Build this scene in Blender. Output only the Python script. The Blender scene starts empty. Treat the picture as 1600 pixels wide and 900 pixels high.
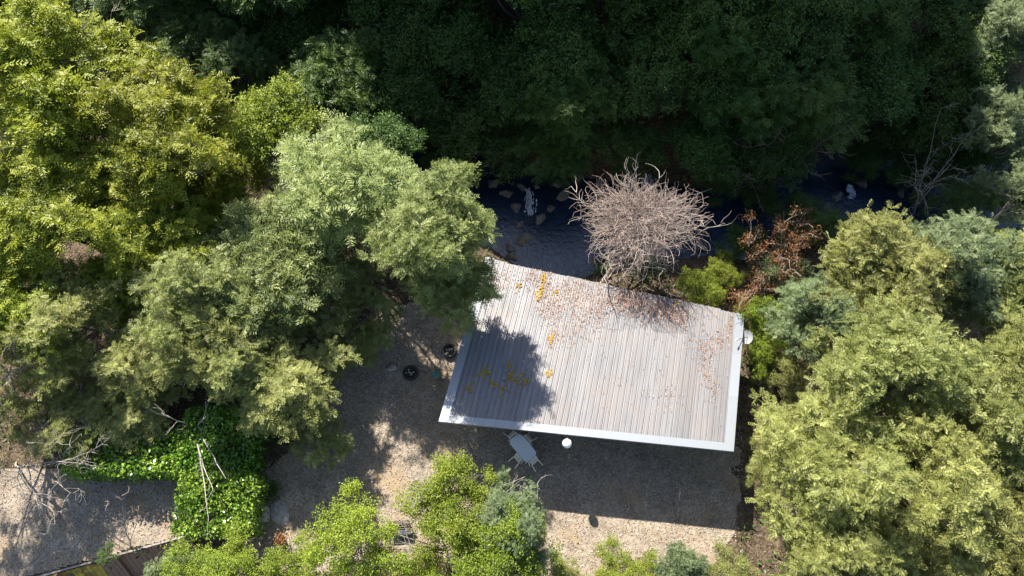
import bpy, math, random
import numpy as np
from mathutils import Vector, Matrix

R = math.radians
sc = bpy.context.scene
# ------------------------------------------------------------------ camera
PITCH = 23.0            # degrees away from straight down
CAM_Z = 38.0
FPX = 1080.0            # focal length in pixels of a 1600 px wide frame
cam_d = bpy.data.cameras.new('camera'); cam = bpy.data.objects.new('camera', cam_d)
sc.collection.objects.link(cam); sc.camera = cam
cam.location = (0, 0, CAM_Z); cam.rotation_euler = (R(PITCH), 0, 0)
cam_d.sensor_width = 36.0; cam_d.lens = 36.0 * FPX / 1600.0
cam_d.clip_start = 0.5; cam_d.clip_end = 600.0
# ------------------------------------------------------------------ light
SUN_TO = Vector((-1.58, 3.50, 3.52)).normalized()      # towards the sun
elev = math.asin(SUN_TO.z); azim = math.atan2(SUN_TO.x, SUN_TO.y)   # azimuth from +Y, clockwise
w = bpy.data.worlds.new('World'); sc.world = w; w.use_nodes = True
nt = w.node_tree; nt.nodes.clear()
sky = nt.nodes.new('ShaderNodeTexSky'); sky.sky_type = 'NISHITA'; sky.sun_disc = False
sky.sun_elevation = elev; sky.sun_rotation = azim
bg = nt.nodes.new('ShaderNodeBackground'); bg.inputs[1].default_value = 0.085
wo = nt.nodes.new('ShaderNodeOutputWorld')
nt.links.new(sky.outputs[0], bg.inputs[0]); nt.links.new(bg.outputs[0], wo.inputs[0])
sun_d = bpy.data.lights.new('sun', 'SUN'); sun_d.energy = 5.0; sun_d.angle = R(0.55); sun_d.color = (1.0, 0.95, 0.86)
sun = bpy.data.objects.new('sun', sun_d); sc.collection.objects.link(sun)
sun.rotation_euler = SUN_TO.to_track_quat('Z', 'Y').to_euler(); sun.location = (-20, 40, 60)
sc.view_settings.view_transform = 'Standard'; sc.view_settings.look = 'None'
sc.view_settings.exposure = 1.6; sc.view_settings.gamma = 1.0
sc.render.engine = 'CYCLES'
sc.cycles.use_denoising = True
sc.cycles.max_bounces = 6; sc.cycles.diffuse_bounces = 3; sc.cycles.transmission_bounces = 3; sc.cycles.glossy_bounces = 2
sc.cycles.use_adaptive_sampling = False
col = sc.collection

# ------------------------------------------------------------------ helpers
_c, _s = math.cos(R(PITCH)), math.sin(R(PITCH))
def ray(px, py):
    x = (px - 800) / FPX; y = -(py - 450) / FPX
    return np.array([x, _s + y * _c, -_c + y * _s])
def at(px, py, z=0.0):
    d = ray(px, py); t = (z - CAM_Z) / d[2]
    return np.array([d[0] * t, d[1] * t, z])
def link(name, me, mat=None, parent=None):
    o = bpy.data.objects.new(name, me); col.objects.link(o)
    if mat is not None and me is not None:
        if not me.materials: me.materials.append(mat)
    if parent is not None: o.parent = parent
    return o
def tag(o, label=None, cat=None, group=None, kind=None):
    if label: o['label'] = label
    if cat: o['category'] = cat
    if group: o['group'] = group
    if kind: o['kind'] = kind
    return o
def empty(name, loc=(0, 0, 0), rz=0.0):
    o = bpy.data.objects.new(name, None); col.objects.link(o)
    o.location = loc; o.rotation_euler = (0, 0, rz); o.empty_display_size = 0.3
    return o
def npmesh(name, V, F, rnd=None, smooth=False):
    V = np.asarray(V, np.float32); F = np.asarray(F, np.int32)
    me = bpy.data.meshes.new(name)
    n, k = F.shape
    me.vertices.add(len(V)); me.vertices.foreach_set('co', V.ravel())
    me.loops.add(n * k); me.loops.foreach_set('vertex_index', F.ravel())
    me.polygons.add(n)
    me.polygons.foreach_set('loop_start', np.arange(0, n * k, k, dtype=np.int32))
    me.polygons.foreach_set('loop_total', np.full(n, k, np.int32))
    if smooth: me.polygons.foreach_set('use_smooth', np.ones(n, bool))
    me.update(calc_edges=True)
    if rnd is not None:
        a = me.attributes.new('rnd', 'FLOAT', 'FACE'); a.data.foreach_set('value', np.asarray(rnd, np.float32))
    return me
def pymesh(name, V, F, smooth=False):
    me = bpy.data.meshes.new(name); me.from_pydata([tuple(map(float, v)) for v in V], [], [tuple(map(int, f)) for f in F]); me.update()
    if smooth:
        me.polygons.foreach_set('use_smooth', np.ones(len(me.polygons), bool))
    return me
class MB:
    """collects boxes, tubes and lathes into one mesh"""
    def __init__(s): s.V = []; s.F = []
    def add(s, V, F):
        b = len(s.V); s.V += [tuple(v) for v in V]; s.F += [tuple(b + i for i in f) for f in F]
    def box(s, c, h, M=None):
        V = [Vector((c[0] + sx * h[0], c[1] + sy * h[1], c[2] + sz * h[2])) for sx in (-1, 1) for sy in (-1, 1) for sz in (-1, 1)]
        if M is not None: V = [M @ v for v in V]
        s.add(V, [(0, 1, 3, 2), (4, 6, 7, 5), (0, 4, 5, 1), (2, 3, 7, 6), (0, 2, 6, 4), (1, 5, 7, 3)])
    def bar(s, p, q, wx, wz, up=(0, 0, 1)):
        p = Vector(p); q = Vector(q); d = (q - p).normalized(); u = Vector(up)
        a = d.cross(u); a = a.normalized() if a.length > 1e-4 else Vector((1, 0, 0)); b = a.cross(d).normalized()
        V = [P + a * sx * wx / 2 + b * sz * wz / 2 for P in (p, q) for sx, sz in ((-1, -1), (1, -1), (1, 1), (-1, 1))]
        s.add(V, [(0, 1, 2, 3), (7, 6, 5, 4), (0, 4, 5, 1), (1, 5, 6, 2), (2, 6, 7, 3), (3, 7, 4, 0)])
    def tube(s, pts, rad, n=8, cap=True):
        V, F = tube_np([np.asarray(p, float) for p in pts], rad, n)
        b = len(V); Fl = [tuple(f) for f in F]
        if cap:
            Fl.append(tuple(range(n))[::-1]); Fl.append(tuple(range(b - n, b)))
        s.add(V, Fl)
    def lathe(s, prof, n=24, c=(0, 0, 0), M=None):
        V = []; F = []
        for r, z in prof:
            for k in range(n):
                a = 2 * math.pi * k / n; v = Vector((r * math.cos(a), r * math.sin(a), z))
                if M is not None: v = M @ v
                V.append((v[0] + c[0], v[1] + c[1], v[2] + c[2]))
        for i in range(len(prof) - 1):
            for k in range(n):
                a = i * n + k; b = i * n + (k + 1) % n; F.append((a, b, b + n, a + n))
        s.add(V, F)
    def build(s, name, mat, parent=None, smooth=False):
        return link(name, pymesh(name, s.V, s.F, smooth), mat, parent)
def tube_np(pts, rad, n=5):
    pts = np.asarray(pts, float); m = len(pts)
    rad = np.full(m, rad) if np.isscalar(rad) else np.asarray(rad, float)
    T = np.gradient(pts, axis=0); T /= np.linalg.norm(T, axis=1)[:, None] + 1e-9
    ref = np.array([0, 0, 1.0]) if abs(T[0][2]) < 0.85 else np.array([1.0, 0, 0])
    A = np.cross(T, ref); A /= np.linalg.norm(A, axis=1)[:, None] + 1e-9; B = np.cross(T, A)
    an = np.arange(n) * 2 * np.pi / n
    V = pts[:, None] + rad[:, None, None] * (np.cos(an)[None, :, None] * A[:, None] + np.sin(an)[None, :, None] * B[:, None])
    i = np.arange(m - 1)[:, None] * n; k = np.arange(n)[None]; k2 = (k + 1) % n
    F = np.stack([i + k, i + k2, i + n + k2, i + n + k], -1).reshape(-1, 4)
    return V.reshape(-1, 3), F
class TB:
    """many tubes -> arrays"""
    def __init__(s): s.V = []; s.F = []; s.b = 0
    def add(s, pts, rad, n=4):
        V, F = tube_np(pts, rad, n); s.V.append(V); s.F.append(F + s.b); s.b += len(V)
    def mesh(s, name): return npmesh(name, np.concatenate(s.V), np.concatenate(s.F), smooth=True)
def unit(v): return v / (np.linalg.norm(v, axis=-1, keepdims=True) + 1e-9)
def curve(p, q, rng, bend=0.15, n=5, sag=0.0):
    p = np.asarray(p, float); q = np.asarray(q, float); t = np.linspace(0, 1, n)[:, None]
    L = np.linalg.norm(q - p); off = rng.normal(0, bend * L * 0.6, 3)
    c = p + (q - p) * t + off * (np.sin(t * np.pi)) + np.array([0, 0, -sag * L]) * t * t
    j = rng.normal(0, bend * L * 0.1, (n, 3)); j[0] = 0; j[-1] = 0
    return c + j
def vnoise(x, y, s, seed=0):
    """cheap smooth value noise"""
    x = np.asarray(x, float) / s; y = np.asarray(y, float) / s
    xi = np.floor(x); yi = np.floor(y); fx = x - xi; fy = y - yi
    def h(a, b):
        v = np.sin(a * 127.1 + b * 311.7 + seed * 74.7) * 43758.5453
        return v - np.floor(v)
    fx = fx * fx * (3 - 2 * fx); fy = fy * fy * (3 - 2 * fy)
    return (h(xi, yi) * (1 - fx) + h(xi + 1, yi) * fx) * (1 - fy) + (h(xi, yi + 1) * (1 - fx) + h(xi + 1, yi + 1) * fx) * fy - 0.5

# ------------------------------------------------------------------ materials
def new_mat(name):
    m = bpy.data.materials.new(name); m.use_nodes = True
    return m, m.node_tree, m.node_tree.nodes['Principled BSDF']
def node(nt, t, **kw):
    n = nt.nodes.new(t)
    for k, v in kw.items(): setattr(n, k, v)
    return n
def noise_fac(nt, scale, detail=4, rough=0.6, coord='Object', stretch=None, turn=0.0):
    tc = node(nt, 'ShaderNodeTexCoord'); n = node(nt, 'ShaderNodeTexNoise')
    n.inputs['Scale'].default_value = scale; n.inputs['Detail'].default_value = detail; n.inputs['Roughness'].default_value = rough
    if stretch:
        mr_ = node(nt, 'ShaderNodeMapping'); mr_.inputs['Rotation'].default_value = (0, 0, R(turn)); nt.links.new(tc.outputs[coord], mr_.inputs[0])
        mp = node(nt, 'ShaderNodeMapping'); mp.inputs['Scale'].default_value = stretch
        nt.links.new(mr_.outputs[0], mp.inputs[0]); nt.links.new(mp.outputs[0], n.inputs['Vector'])
    else: nt.links.new(tc.outputs[coord], n.inputs['Vector'])
    return n.outputs['Fac']
def ramp(nt, fac, stops):
    r = node(nt, 'ShaderNodeValToRGB'); e = r.color_ramp.elements
    while len(e) < len(stops): e.new(0.5)
    for i, (p, c) in enumerate(stops): e[i].position = p; e[i].color = (*c, 1)
    nt.links.new(fac, r.inputs[0]); return r.outputs[0]
def mix(nt, fac, a, b, mode='MIX'):
    m = node(nt, 'ShaderNodeMix', data_type='RGBA', blend_type=mode)
    for i, v in ((0, fac), (6, a), (7, b)):
        if hasattr(v, 'is_linked'): nt.links.new(v, m.inputs[i])
        elif i == 0: m.inputs[0].default_value = v
        else: m.inputs[i].default_value = (*v, 1)
    return m.outputs[2]
def simple(name, c, rough=0.6, metal=0.0, var=0.25, scale=6.0, bump=0.0, bscale=30.0, spec=0.4, stretch=None, c2=None):
    m, nt, b = new_mat(name)
    f = noise_fac(nt, scale, 5, 0.65, stretch=stretch)
    hi = tuple(min(1, x * (1 + var)) for x in c) if c2 is None else c2; lo = tuple(x * (1 - var) for x in c)
    nt.links.new(ramp(nt, f, [(0.3, lo), (0.7, hi)]), b.inputs['Base Color'])
    b.inputs['Roughness'].default_value = rough; b.inputs['Metallic'].default_value = metal
    b.inputs['Specular IOR Level'].default_value = spec
    if bump:
        bp = node(nt, 'ShaderNodeBump'); bp.inputs['Strength'].default_value = bump; bp.inputs['Distance'].default_value = 0.02
        nt.links.new(noise_fac(nt, bscale, 5, 0.7), bp.inputs['Height']); nt.links.new(bp.outputs[0], b.inputs['Normal'])
    return m
def leaf_mat(name, cols, trans=0.35, rough=0.5, spec=0.3, tcol=None, objvar=0.13):
    """cols: three colours over the per-leaf random value"""
    m, nt, b = new_mat(name)
    a = node(nt, 'ShaderNodeAttribute', attribute_name='rnd')
    c = ramp(nt, a.outputs['Fac'], [(0.1, cols[0]), (0.5, cols[1]), (0.95, cols[2])])
    oi = node(nt, 'ShaderNodeObjectInfo')
    hsv = node(nt, 'ShaderNodeHueSaturation')
    mr = node(nt, 'ShaderNodeMapRange'); mr.inputs[3].default_value = 1 - objvar; mr.inputs[4].default_value = 1 + objvar
    nt.links.new(oi.outputs['Random'], mr.inputs[0]); nt.links.new(mr.outputs[0], hsv.inputs['Value'])
    mh = node(nt, 'ShaderNodeMapRange'); mh.inputs[3].default_value = 0.488; mh.inputs[4].default_value = 0.512
    ml = node(nt, 'ShaderNodeMath', operation='MULTIPLY'); ml.inputs[1].default_value = 7.31
    fr = node(nt, 'ShaderNodeMath', operation='FRACT')
    nt.links.new(oi.outputs['Random'], ml.inputs[0]); nt.links.new(ml.outputs[0], fr.inputs[0]); nt.links.new(fr.outputs[0], mh.inputs[0]); nt.links.new(mh.outputs[0], hsv.inputs['Hue'])
    nt.links.new(c, hsv.inputs['Color'])
    b.inputs['Roughness'].default_value = rough; b.inputs['Specular IOR Level'].default_value = spec
    nt.links.new(hsv.outputs[0], b.inputs['Base Color'])
    t = node(nt, 'ShaderNodeBsdfTranslucent')
    nt.links.new(mix(nt, 0.6, hsv.outputs[0], (1.0, 1.0, 0.45), 'MULTIPLY'), t.inputs[0])
    ms = node(nt, 'ShaderNodeMixShader'); ms.inputs[0].default_value = trans
    out = nt.nodes['Material Output']
    nt.links.new(b.outputs[0], ms.inputs[1]); nt.links.new(t.outputs[0], ms.inputs[2]); nt.links.new(ms.outputs[0], out.inputs[0])
    return m
M = {}
M['leaf_yellow'] = leaf_mat('leaf_yellow', [(0.105, 0.138, 0.012), (0.238, 0.272, 0.022), (0.400, 0.420, 0.060)], 0.40)
M['leaf_pale'] = leaf_mat('leaf_pale', [(0.100, 0.135, 0.033), (0.210, 0.250, 0.070), (0.450, 0.470, 0.200)], 0.38)
M['leaf_olive'] = leaf_mat('leaf_olive', [(0.115, 0.130, 0.034), (0.235, 0.252, 0.070), (0.390, 0.400, 0.140)], 0.38)
M['leaf_blue'] = leaf_mat('leaf_blue', [(0.070, 0.098, 0.042), (0.145, 0.185, 0.080), (0.250, 0.285, 0.135)], 0.32)
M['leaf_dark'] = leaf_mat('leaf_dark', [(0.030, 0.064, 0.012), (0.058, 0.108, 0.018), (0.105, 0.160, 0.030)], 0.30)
M['leaf_bright'] = leaf_mat('leaf_bright', [(0.095, 0.140, 0.012), (0.215, 0.280, 0.026), (0.380, 0.415, 0.065)], 0.40)
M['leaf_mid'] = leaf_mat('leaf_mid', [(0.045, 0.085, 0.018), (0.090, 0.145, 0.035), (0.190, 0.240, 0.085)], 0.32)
M['leaf_hedge'] = leaf_mat('leaf_hedge', [(0.055, 0.130, 0.010), (0.125, 0.245, 0.020), (0.270, 0.400, 0.055)], 0.25, rough=0.3, spec=0.5)
M['leaf_rust'] = leaf_mat('leaf_rust', [(0.140, 0.055, 0.022), (0.230, 0.095, 0.040), (0.300, 0.140, 0.060)], 0.3)
M['litter'] = leaf_mat('litter', [(0.130, 0.080, 0.055), (0.270, 0.175, 0.120), (0.420, 0.300, 0.210)], 0.1, rough=0.8)
M['litter_dark'] = leaf_mat('litter_dark', [(0.07, 0.045, 0.03), (0.15, 0.10, 0.065), (0.30, 0.22, 0.14)], 0.1, rough=0.8)
M['lichen'] = leaf_mat('lichen', [(0.22, 0.12, 0.015), (0.36, 0.20, 0.02), (0.46, 0.30, 0.05)], 0.05, rough=0.9)
M['pebble'] = leaf_mat('pebble', [(0.14, 0.115, 0.09), (0.26, 0.215, 0.165), (0.46, 0.40, 0.33)], 0.0, rough=0.8)
M['bark'] = simple('bark', (0.16, 0.125, 0.095), 0.85, var=0.45, scale=5, bump=0.6, stretch=(6, 6, 1))
M['bark_pale'] = simple('bark_pale', (0.27, 0.24, 0.205), 0.8, var=0.4, scale=5, bump=0.4)
M['bark_dead'] = simple('bark_dead', (0.33, 0.255, 0.215), 0.85, var=0.35, scale=3, bump=0.3)
M['bark_dark'] = simple('bark_dark', (0.085, 0.068, 0.052), 0.9, var=0.4, scale=5, bump=0.6)
M['wood'] = simple('wood', (0.22, 0.13, 0.085), 0.8, var=0.4, scale=7, bump=0.4, stretch=(6, 6, 1))
M['wood_grey'] = simple('wood_grey', (0.25, 0.22, 0.19), 0.8, var=0.35, scale=7, bump=0.4, stretch=(6, 6, 1))
M['wood_lichen'] = simple('wood_lichen', (0.20, 0.11, 0.05), 0.85, var=0.5, scale=2.2, c2=(0.50, 0.36, 0.05), bump=0.4)
M['plastic'] = simple('plastic', (0.74, 0.75, 0.75), 0.4, var=0.05, scale=14, spec=0.5)
M['plastic_old'] = simple('plastic_old', (0.60, 0.58, 0.52), 0.5, var=0.12, scale=9)
M['globe'] = simple('globe', (0.86, 0.86, 0.83), 0.3, var=0.02, scale=3, spec=0.5)
M['dark_metal'] = simple('dark_metal', (0.05, 0.048, 0.046), 0.5, metal=0.5, var=0.3, scale=9)
M['rubber'] = simple('rubber', (0.022, 0.023, 0.027), 0.7, var=0.3, scale=9, bump=0.3)
M['soil'] = simple('soil', (0.035, 0.028, 0.022), 0.95, var=0.5, scale=12, bump=0.8)
M['dish'] = simple('dish', (0.34, 0.34, 0.34), 0.45, var=0.1, scale=5)
M['teal'] = simple('teal', (0.07, 0.15, 0.115), 0.5, var=0.3, scale=5)
M['concrete'] = simple('concrete', (0.34, 0.32, 0.29), 0.9, var=0.3, scale=4, bump=0.4)
M['render'] = simple('render', (0.42, 0.38, 0.32), 0.9, var=0.2, scale=2, bump=0.3)
M['rock'] = simple('rock', (0.13, 0.118, 0.10), 0.75, var=0.55, scale=2.5, bump=0.8, bscale=8)
M['rock_light'] = simple('rock_light', (0.30, 0.28, 0.25), 0.85, var=0.45, scale=3, bump=0.7, bscale=10)
M['foam'] = simple('foam', (0.45, 0.50, 0.56), 0.4, var=0.6, scale=9, bump=0.5)
M['blue_slat'] = simple('blue_slat', (0.02, 0.025, 0.042), 0.45, var=0.3, scale=9)
M['terracotta'] = simple('terracotta', (0.36, 0.15, 0.085), 0.8, var=0.25, scale=8)
# roofing sheet: galvanised, each sheet weathered a little differently, stains running along the ribs
def roof_material(name, base, metal, rough, dirt):
    m, nt, b = new_mat(name)
    oi = node(nt, 'ShaderNodeObjectInfo')
    st = noise_fac(nt, 1.0, 6, 0.7, stretch=(12, 0.5, 1), turn=12.9); bl = noise_fac(nt, 0.55, 5, 0.65); fine = noise_fac(nt, 38, 3, 0.7)
    c = ramp(nt, st, [(0.32, tuple(x * (1 - 0.35 * dirt) for x in base)), (0.62, base)])
    c = mix(nt, ramp(nt, bl, [(0.42, (0, 0, 0)), (0.7, (0.5 * dirt,) * 3)]), c, (0.21, 0.165, 0.14))
    c = mix(nt, ramp(nt, fine, [(0.56, (0, 0, 0)), (0.72, (0.4 * dirt,) * 3)]), c, (0.20, 0.15, 0.12))
    hs = node(nt, 'ShaderNodeHueSaturation'); mr = node(nt, 'ShaderNodeMapRange'); mr.inputs[3].default_value = 0.88; mr.inputs[4].default_value = 1.08
    nt.links.new(oi.outputs['Random'], mr.inputs[0]); nt.links.new(mr.outputs[0], hs.inputs['Value']); nt.links.new(c, hs.inputs['Color'])
    nt.links.new(hs.outputs[0], b.inputs['Base Color'])
    b.inputs['Metallic'].default_value = metal
    nt.links.new(ramp(nt, st, [(0.3, (rough + 0.12,) * 3), (0.7, (rough - 0.06,) * 3)]), b.inputs['Roughness'])
    return m
M['roof'] = roof_material('roof_sheeting', (0.192, 0.190, 0.195), 0.2, 0.50, 1.0)
M['flash'] = roof_material('roof_flashing', (0.245, 0.265, 0.285), 0.25, 0.42, 0.35)
def ground_material(name, stops, scale, speck, bump=0.5, patch=None):
    m, nt, b = new_mat(name)
    c = ramp(nt, noise_fac(nt, scale, 8, 0.7), stops)
    vo = node(nt, 'ShaderNodeTexVoronoi'); vo.inputs['Scale'].default_value = 11.0
    tc = node(nt, 'ShaderNodeTexCoord'); nt.links.new(tc.outputs['Object'], vo.inputs['Vector'])
    sep = node(nt, 'ShaderNodeSeparateColor'); nt.links.new(vo.outputs['Color'], sep.inputs[0])
    g = ramp(nt, sep.outputs[0], [(0.0, (1 - speck,) * 3), (1.0, (1 + speck * 0.7,) * 3)])
    c = mix(nt, 1.0, c, g, 'MULTIPLY')
    if patch:
        c = mix(nt, ramp(nt, noise_fac(nt, 0.35, 6, 0.7), [(0.5, (0, 0, 0)), (0.68, (0.75,) * 3)]), c, patch)
    nt.links.new(c, b.inputs['Base Color']); b.inputs['Roughness'].default_value = 0.95; b.inputs['Specular IOR Level'].default_value = 0.15
    bp = node(nt, 'ShaderNodeBump'); bp.inputs['Strength'].default_value = bump; bp.inputs['Distance'].default_value = 0.05
    nt.links.new(noise_fac(nt, 9, 8, 0.75), bp.inputs['Height']); nt.links.new(bp.outputs[0], b.inputs['Normal'])
    return m
M['ground'] = ground_material('forest_soil', [(0.3, (0.035, 0.028, 0.018)), (0.5, (0.085, 0.062, 0.040)), (0.7, (0.15, 0.11, 0.07))], 1.3, 0.5)
M['yard'] = ground_material('yard_gravel', [(0.28, (0.150, 0.118, 0.086)), (0.5, (0.235, 0.192, 0.145)), (0.72, (0.315, 0.265, 0.207))], 0.9, 0.30, patch=(0.27, 0.19, 0.105))
def water_material():
    m, nt, b = new_mat('stream_water')
    nt.links.new(ramp(nt, noise_fac(nt, 0.6, 4), [(0.35, (0.009, 0.017, 0.032)), (0.7, (0.022, 0.038, 0.066))]), b.inputs['Base Color'])
    b.inputs['Roughness'].default_value = 0.12; b.inputs['Specular IOR Level'].default_value = 1.0; b.inputs['IOR'].default_value = 1.4
    bp = node(nt, 'ShaderNodeBump'); bp.inputs['Strength'].default_value = 0.55; bp.inputs['Distance'].default_value = 0.08
    nt.links.new(noise_fac(nt, 3.2, 5, 0.62), bp.inputs['Height']); nt.links.new(bp.outputs[0], b.inputs['Normal'])
    return m
M['water'] = water_material()

# ------------------------------------------------------------------ terrain
STREAM_Z = -1.5
st_px = [(-500, 60), (250, 130), (500, 200), (680, 268), (790, 330), (880, 358), (1000, 345), (1150, 345), (1330, 300), (1500, 300), (2300, 260)]
st_w = np.array([at(x, y, STREAM_Z) for x, y in st_px])
def stream_y(x): return np.interp(x, st_w[:, 0], st_w[:, 1])
def stream_hw(x): return 2.3 + 1.7 * np.exp(-((x - 2.4) / 3.4) ** 2) + 0.7 * vnoise(x, x * 0, 2.5, 5)
def sstep(a, b, x):
    t = np.clip((x - a) / (b - a), 0, 1); return t * t * (3 - 2 * t)
def shading_ridge(x):
    return 39 + 9 * sstep(-34, -20, x) - 27 * sstep(8, 13, x) + 2.0 * vnoise(x, 0 * x, 4, 3)  # unseen hill crest, heights shaped to shade the far-bank trees and spare both ends
fa = at(-60, 935); fb = at(297, 836)          # line of the timber edge of the lower-left terrace
def below_fence(x, y):
    t = (x - fa[0]) / (fb[0] - fa[0]); yl = fa[1] + (fb[1] - fa[1]) * t
    return sstep(0.05, 1.0, yl - y) * (1 - sstep(fb[0] + 0.1, fb[0] + 3.0, x))
def ground(x, y):
    x = np.asarray(x, float); y = np.asarray(y, float)
    d = y - stream_y(x); hw = stream_hw(x)
    near = -2.2 + 2.2 * sstep(-hw + 0.6, -hw - 2.0, d)
    dd = np.maximum(d - hw + 0.4, 0)
    far = -2.2 + np.minimum(dd, 1.2) * 0.7 + np.maximum(dd - 1.2, 0) * 0.80 + np.maximum(dd - 11, 0) * 1.0
    far = np.minimum(far, shading_ridge(x) + 0.15 * vnoise(x, y, 3, 1))
    z = np.where(d < 0, near, far)
    rough = np.where(d < 0, sstep(4.0, 1.0, np.abs(d)) * 0.25 + 0.05, 0.6)
    z = z + rough * (vnoise(x, y, 1.7, 2) + 0.5 * vnoise(x, y, 0.7, 4)) - 0.03
    z = z - 1.5 * below_fence(x, y)
    return z
xs = np.arange(-75, 80.01, 0.5); ys = np.arange(-30, 90.01, 0.5)
X, Y = np.meshgrid(xs, ys); Z = ground(X, Y)
nx, ny = len(xs), len(ys)
ii = (np.arange(ny - 1)[:, None] * nx + np.arange(nx - 1)[None]).ravel()
Fg = np.stack([ii, ii + 1, ii + nx + 1, ii + nx], -1)
g = link('ground', npmesh('ground', np.stack([X, Y, Z], -1).reshape(-1, 3), Fg, smooth=True), M['ground']); tag(g, kind='structure')
def march(px, py, h):
    """point on a pixel's ray that lies h above the ground"""
    d = ray(px, py); t = 20.0
    while t < 120:
        p = np.array([0, 0, CAM_Z]) + d * t
        if p[2] - float(ground(p[0], p[1])) <= h: return p
        t += 0.1
    return p
def inside(poly, x, y):
    poly = np.asarray(poly); r = np.zeros(np.shape(x), bool); j = len(poly) - 1
    for i in range(len(poly)):
        xi, yi = poly[i][:2]; xj, yj = poly[j][:2]
        c = ((yi > y) != (yj > y)) & (x < (xj - xi) * (y - yi) / (yj - yi + 1e-12) + xi); r ^= c; j = i
    return r
def sheet(name, poly_px, mat, lift, step=0.25, wob=0.6):
    poly = np.array([at(a, b) for a, b in poly_px])
    lo = poly.min(0); hi = poly.max(0)
    xs = np.arange(lo[0] - 1, hi[0] + 1, step); ys = np.arange(lo[1] - 1, hi[1] + 1, step); X, Y = np.meshgrid(xs, ys)
    wx = X + wob * 2 * vnoise(X, Y, 1.3, 11) + wob * vnoise(X, Y, 0.5, 12); wy = Y + wob * 2 * vnoise(X, Y, 1.3, 13)
    ok = inside(poly, wx, wy)
    cell = ok[:-1, :-1] & ok[1:, :-1] & ok[:-1, 1:] & ok[1:, 1:]
    nx = len(xs); a, b = np.nonzero(cell); i0 = a * nx + b
    F = np.stack([i0, i0 + 1, i0 + nx + 1, i0 + nx], -1)
    V = np.stack([X, Y, ground(X, Y) + lift], -1).reshape(-1, 3)
    used, inv = np.unique(F, return_inverse=True)
    o = link(name, npmesh(name, V[used], inv.reshape(F.shape), smooth=True), mat); tag(o, kind='structure')
    return poly
yard_poly = sheet('gravel_yard', [(560, 500), (640, 470), (790, 470), (1135, 560), (1165, 700), (1150, 850), (1110, 885), (830, 900), (640, 880), (430, 900), (380, 860), (385, 735), (470, 690)], M['yard'], 0.025, step=0.11)
terr_poly = sheet('gravel_drive', [(-160, 735), (310, 728), (305, 833), (75, 894), (-130, 950)], M['yard'], 0.025, step=0.1, wob=0.05)
# water
sx = np.arange(-60, 62, 0.5); tt = np.linspace(-1, 1, 15)
SX, TT = np.meshgrid(sx, tt)
rng = np.random.default_rng(4)
SYY = stream_y(SX) + TT * (stream_hw(SX) + 1.2)
SZ = STREAM_Z + 0.02 * vnoise(SX, SYY, 0.8, 9) + 0 * SX
n0 = len(sx); k0 = (np.arange(len(tt) - 1)[:, None] * n0 + np.arange(n0 - 1)[None]).ravel()
wtr = link('stream', npmesh('stream', np.stack([SX, SYY, SZ], -1).reshape(-1, 3), np.stack([k0, k0 + 1, k0 + n0 + 1, k0 + n0], -1), smooth=True), M['water'])
tag(wtr, kind='structure')

# ------------------------------------------------------------------ leaf meshes
def leaves_np(P, D, N, L, W, fold=0.15):
    """rhombus leaves: base P, direction D, normal N, lengths L, widths W"""
    S = unit(np.cross(D, N)); L = L[:, None]; W = W[:, None]
    up = unit(np.cross(S, D))
    m = P + D * L * 0.45
    V = np.stack([P, m + S * W * 0.5 + up * W * fold, P + D * L - up * L * 0.08, m - S * W * 0.5 + up * W * fold], 1).reshape(-1, 3)
    return V, np.arange(len(P) * 4).reshape(-1, 4)
def fronds_np(P, D, L, pairs, ll, lw, rng, droop=0.25):
    """compound leaves: leaflets (one triangle each) along a drooping midrib"""
    n = len(P); upv = unit(np.array([0, 0, 1.0]) + rng.normal(0, 0.35, (n, 3)))
    S = unit(np.cross(D, upv)); out = []
    for k in range(pairs):
        t = (k + 0.6) / pairs; c = P + D * (L * t)[:, None]; c[:, 2] -= droop * L * t * t
        f = (0.65 + 0.7 * math.sin(math.pi * (0.15 + 0.75 * t)))
        for sgn in (-1, 1):
            d = unit(S * sgn * 0.85 + D * 0.6 + rng.normal(0, 0.14, (n, 3)) + np.array([0, 0, -0.12]))
            hw = unit(np.cross(d, upv)) * lw * 0.5
            tip = c + d * (ll * f)
            mid = c + d * (ll * f * 0.4)
            out.append(np.stack([mid + hw, mid - hw, tip, ], 1) if False else np.stack([c - D * lw * 0.25, mid + hw * 1.0, tip, mid - hw * 1.0], 1))
    V = np.stack(out, 1)                      # n, 2*pairs, 4, 3
    return V.reshape(-1, 3), np.arange(n * 2 * pairs * 4).reshape(-1, 4), 2 * pairs
KINDS = {
    # style, fronds/leaves per tip, length, pairs, leaflet len, leaflet width
    'yellow': dict(style='frond', per=4, L=0.62, pairs=5, ll=0.17, lw=0.070, droop=0.45, tips=3, spread=0.36),
    'pale':   dict(style='frond', per=4, L=0.80, pairs=6, ll=0.24, lw=0.060, droop=0.30, tips=3, spread=0.36),
    'olive':  dict(style='frond', per=4, L=0.55, pairs=6, ll=0.15, lw=0.050, droop=0.22, tips=4, spread=0.38),
    'thin':   dict(style='frond', per=4, L=0.58, pairs=5, ll=0.16, lw=0.055, droop=0.30, tips=3, spread=0.36),
    'broad':  dict(style='leaf', per=12, L=0.17, W=0.11, droop=0.2, tips=5, spread=0.40),
    'small':  dict(style='leaf', per=11, L=0.13, W=0.09, droop=0.1, tips=6, spread=0.34),
}
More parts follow.
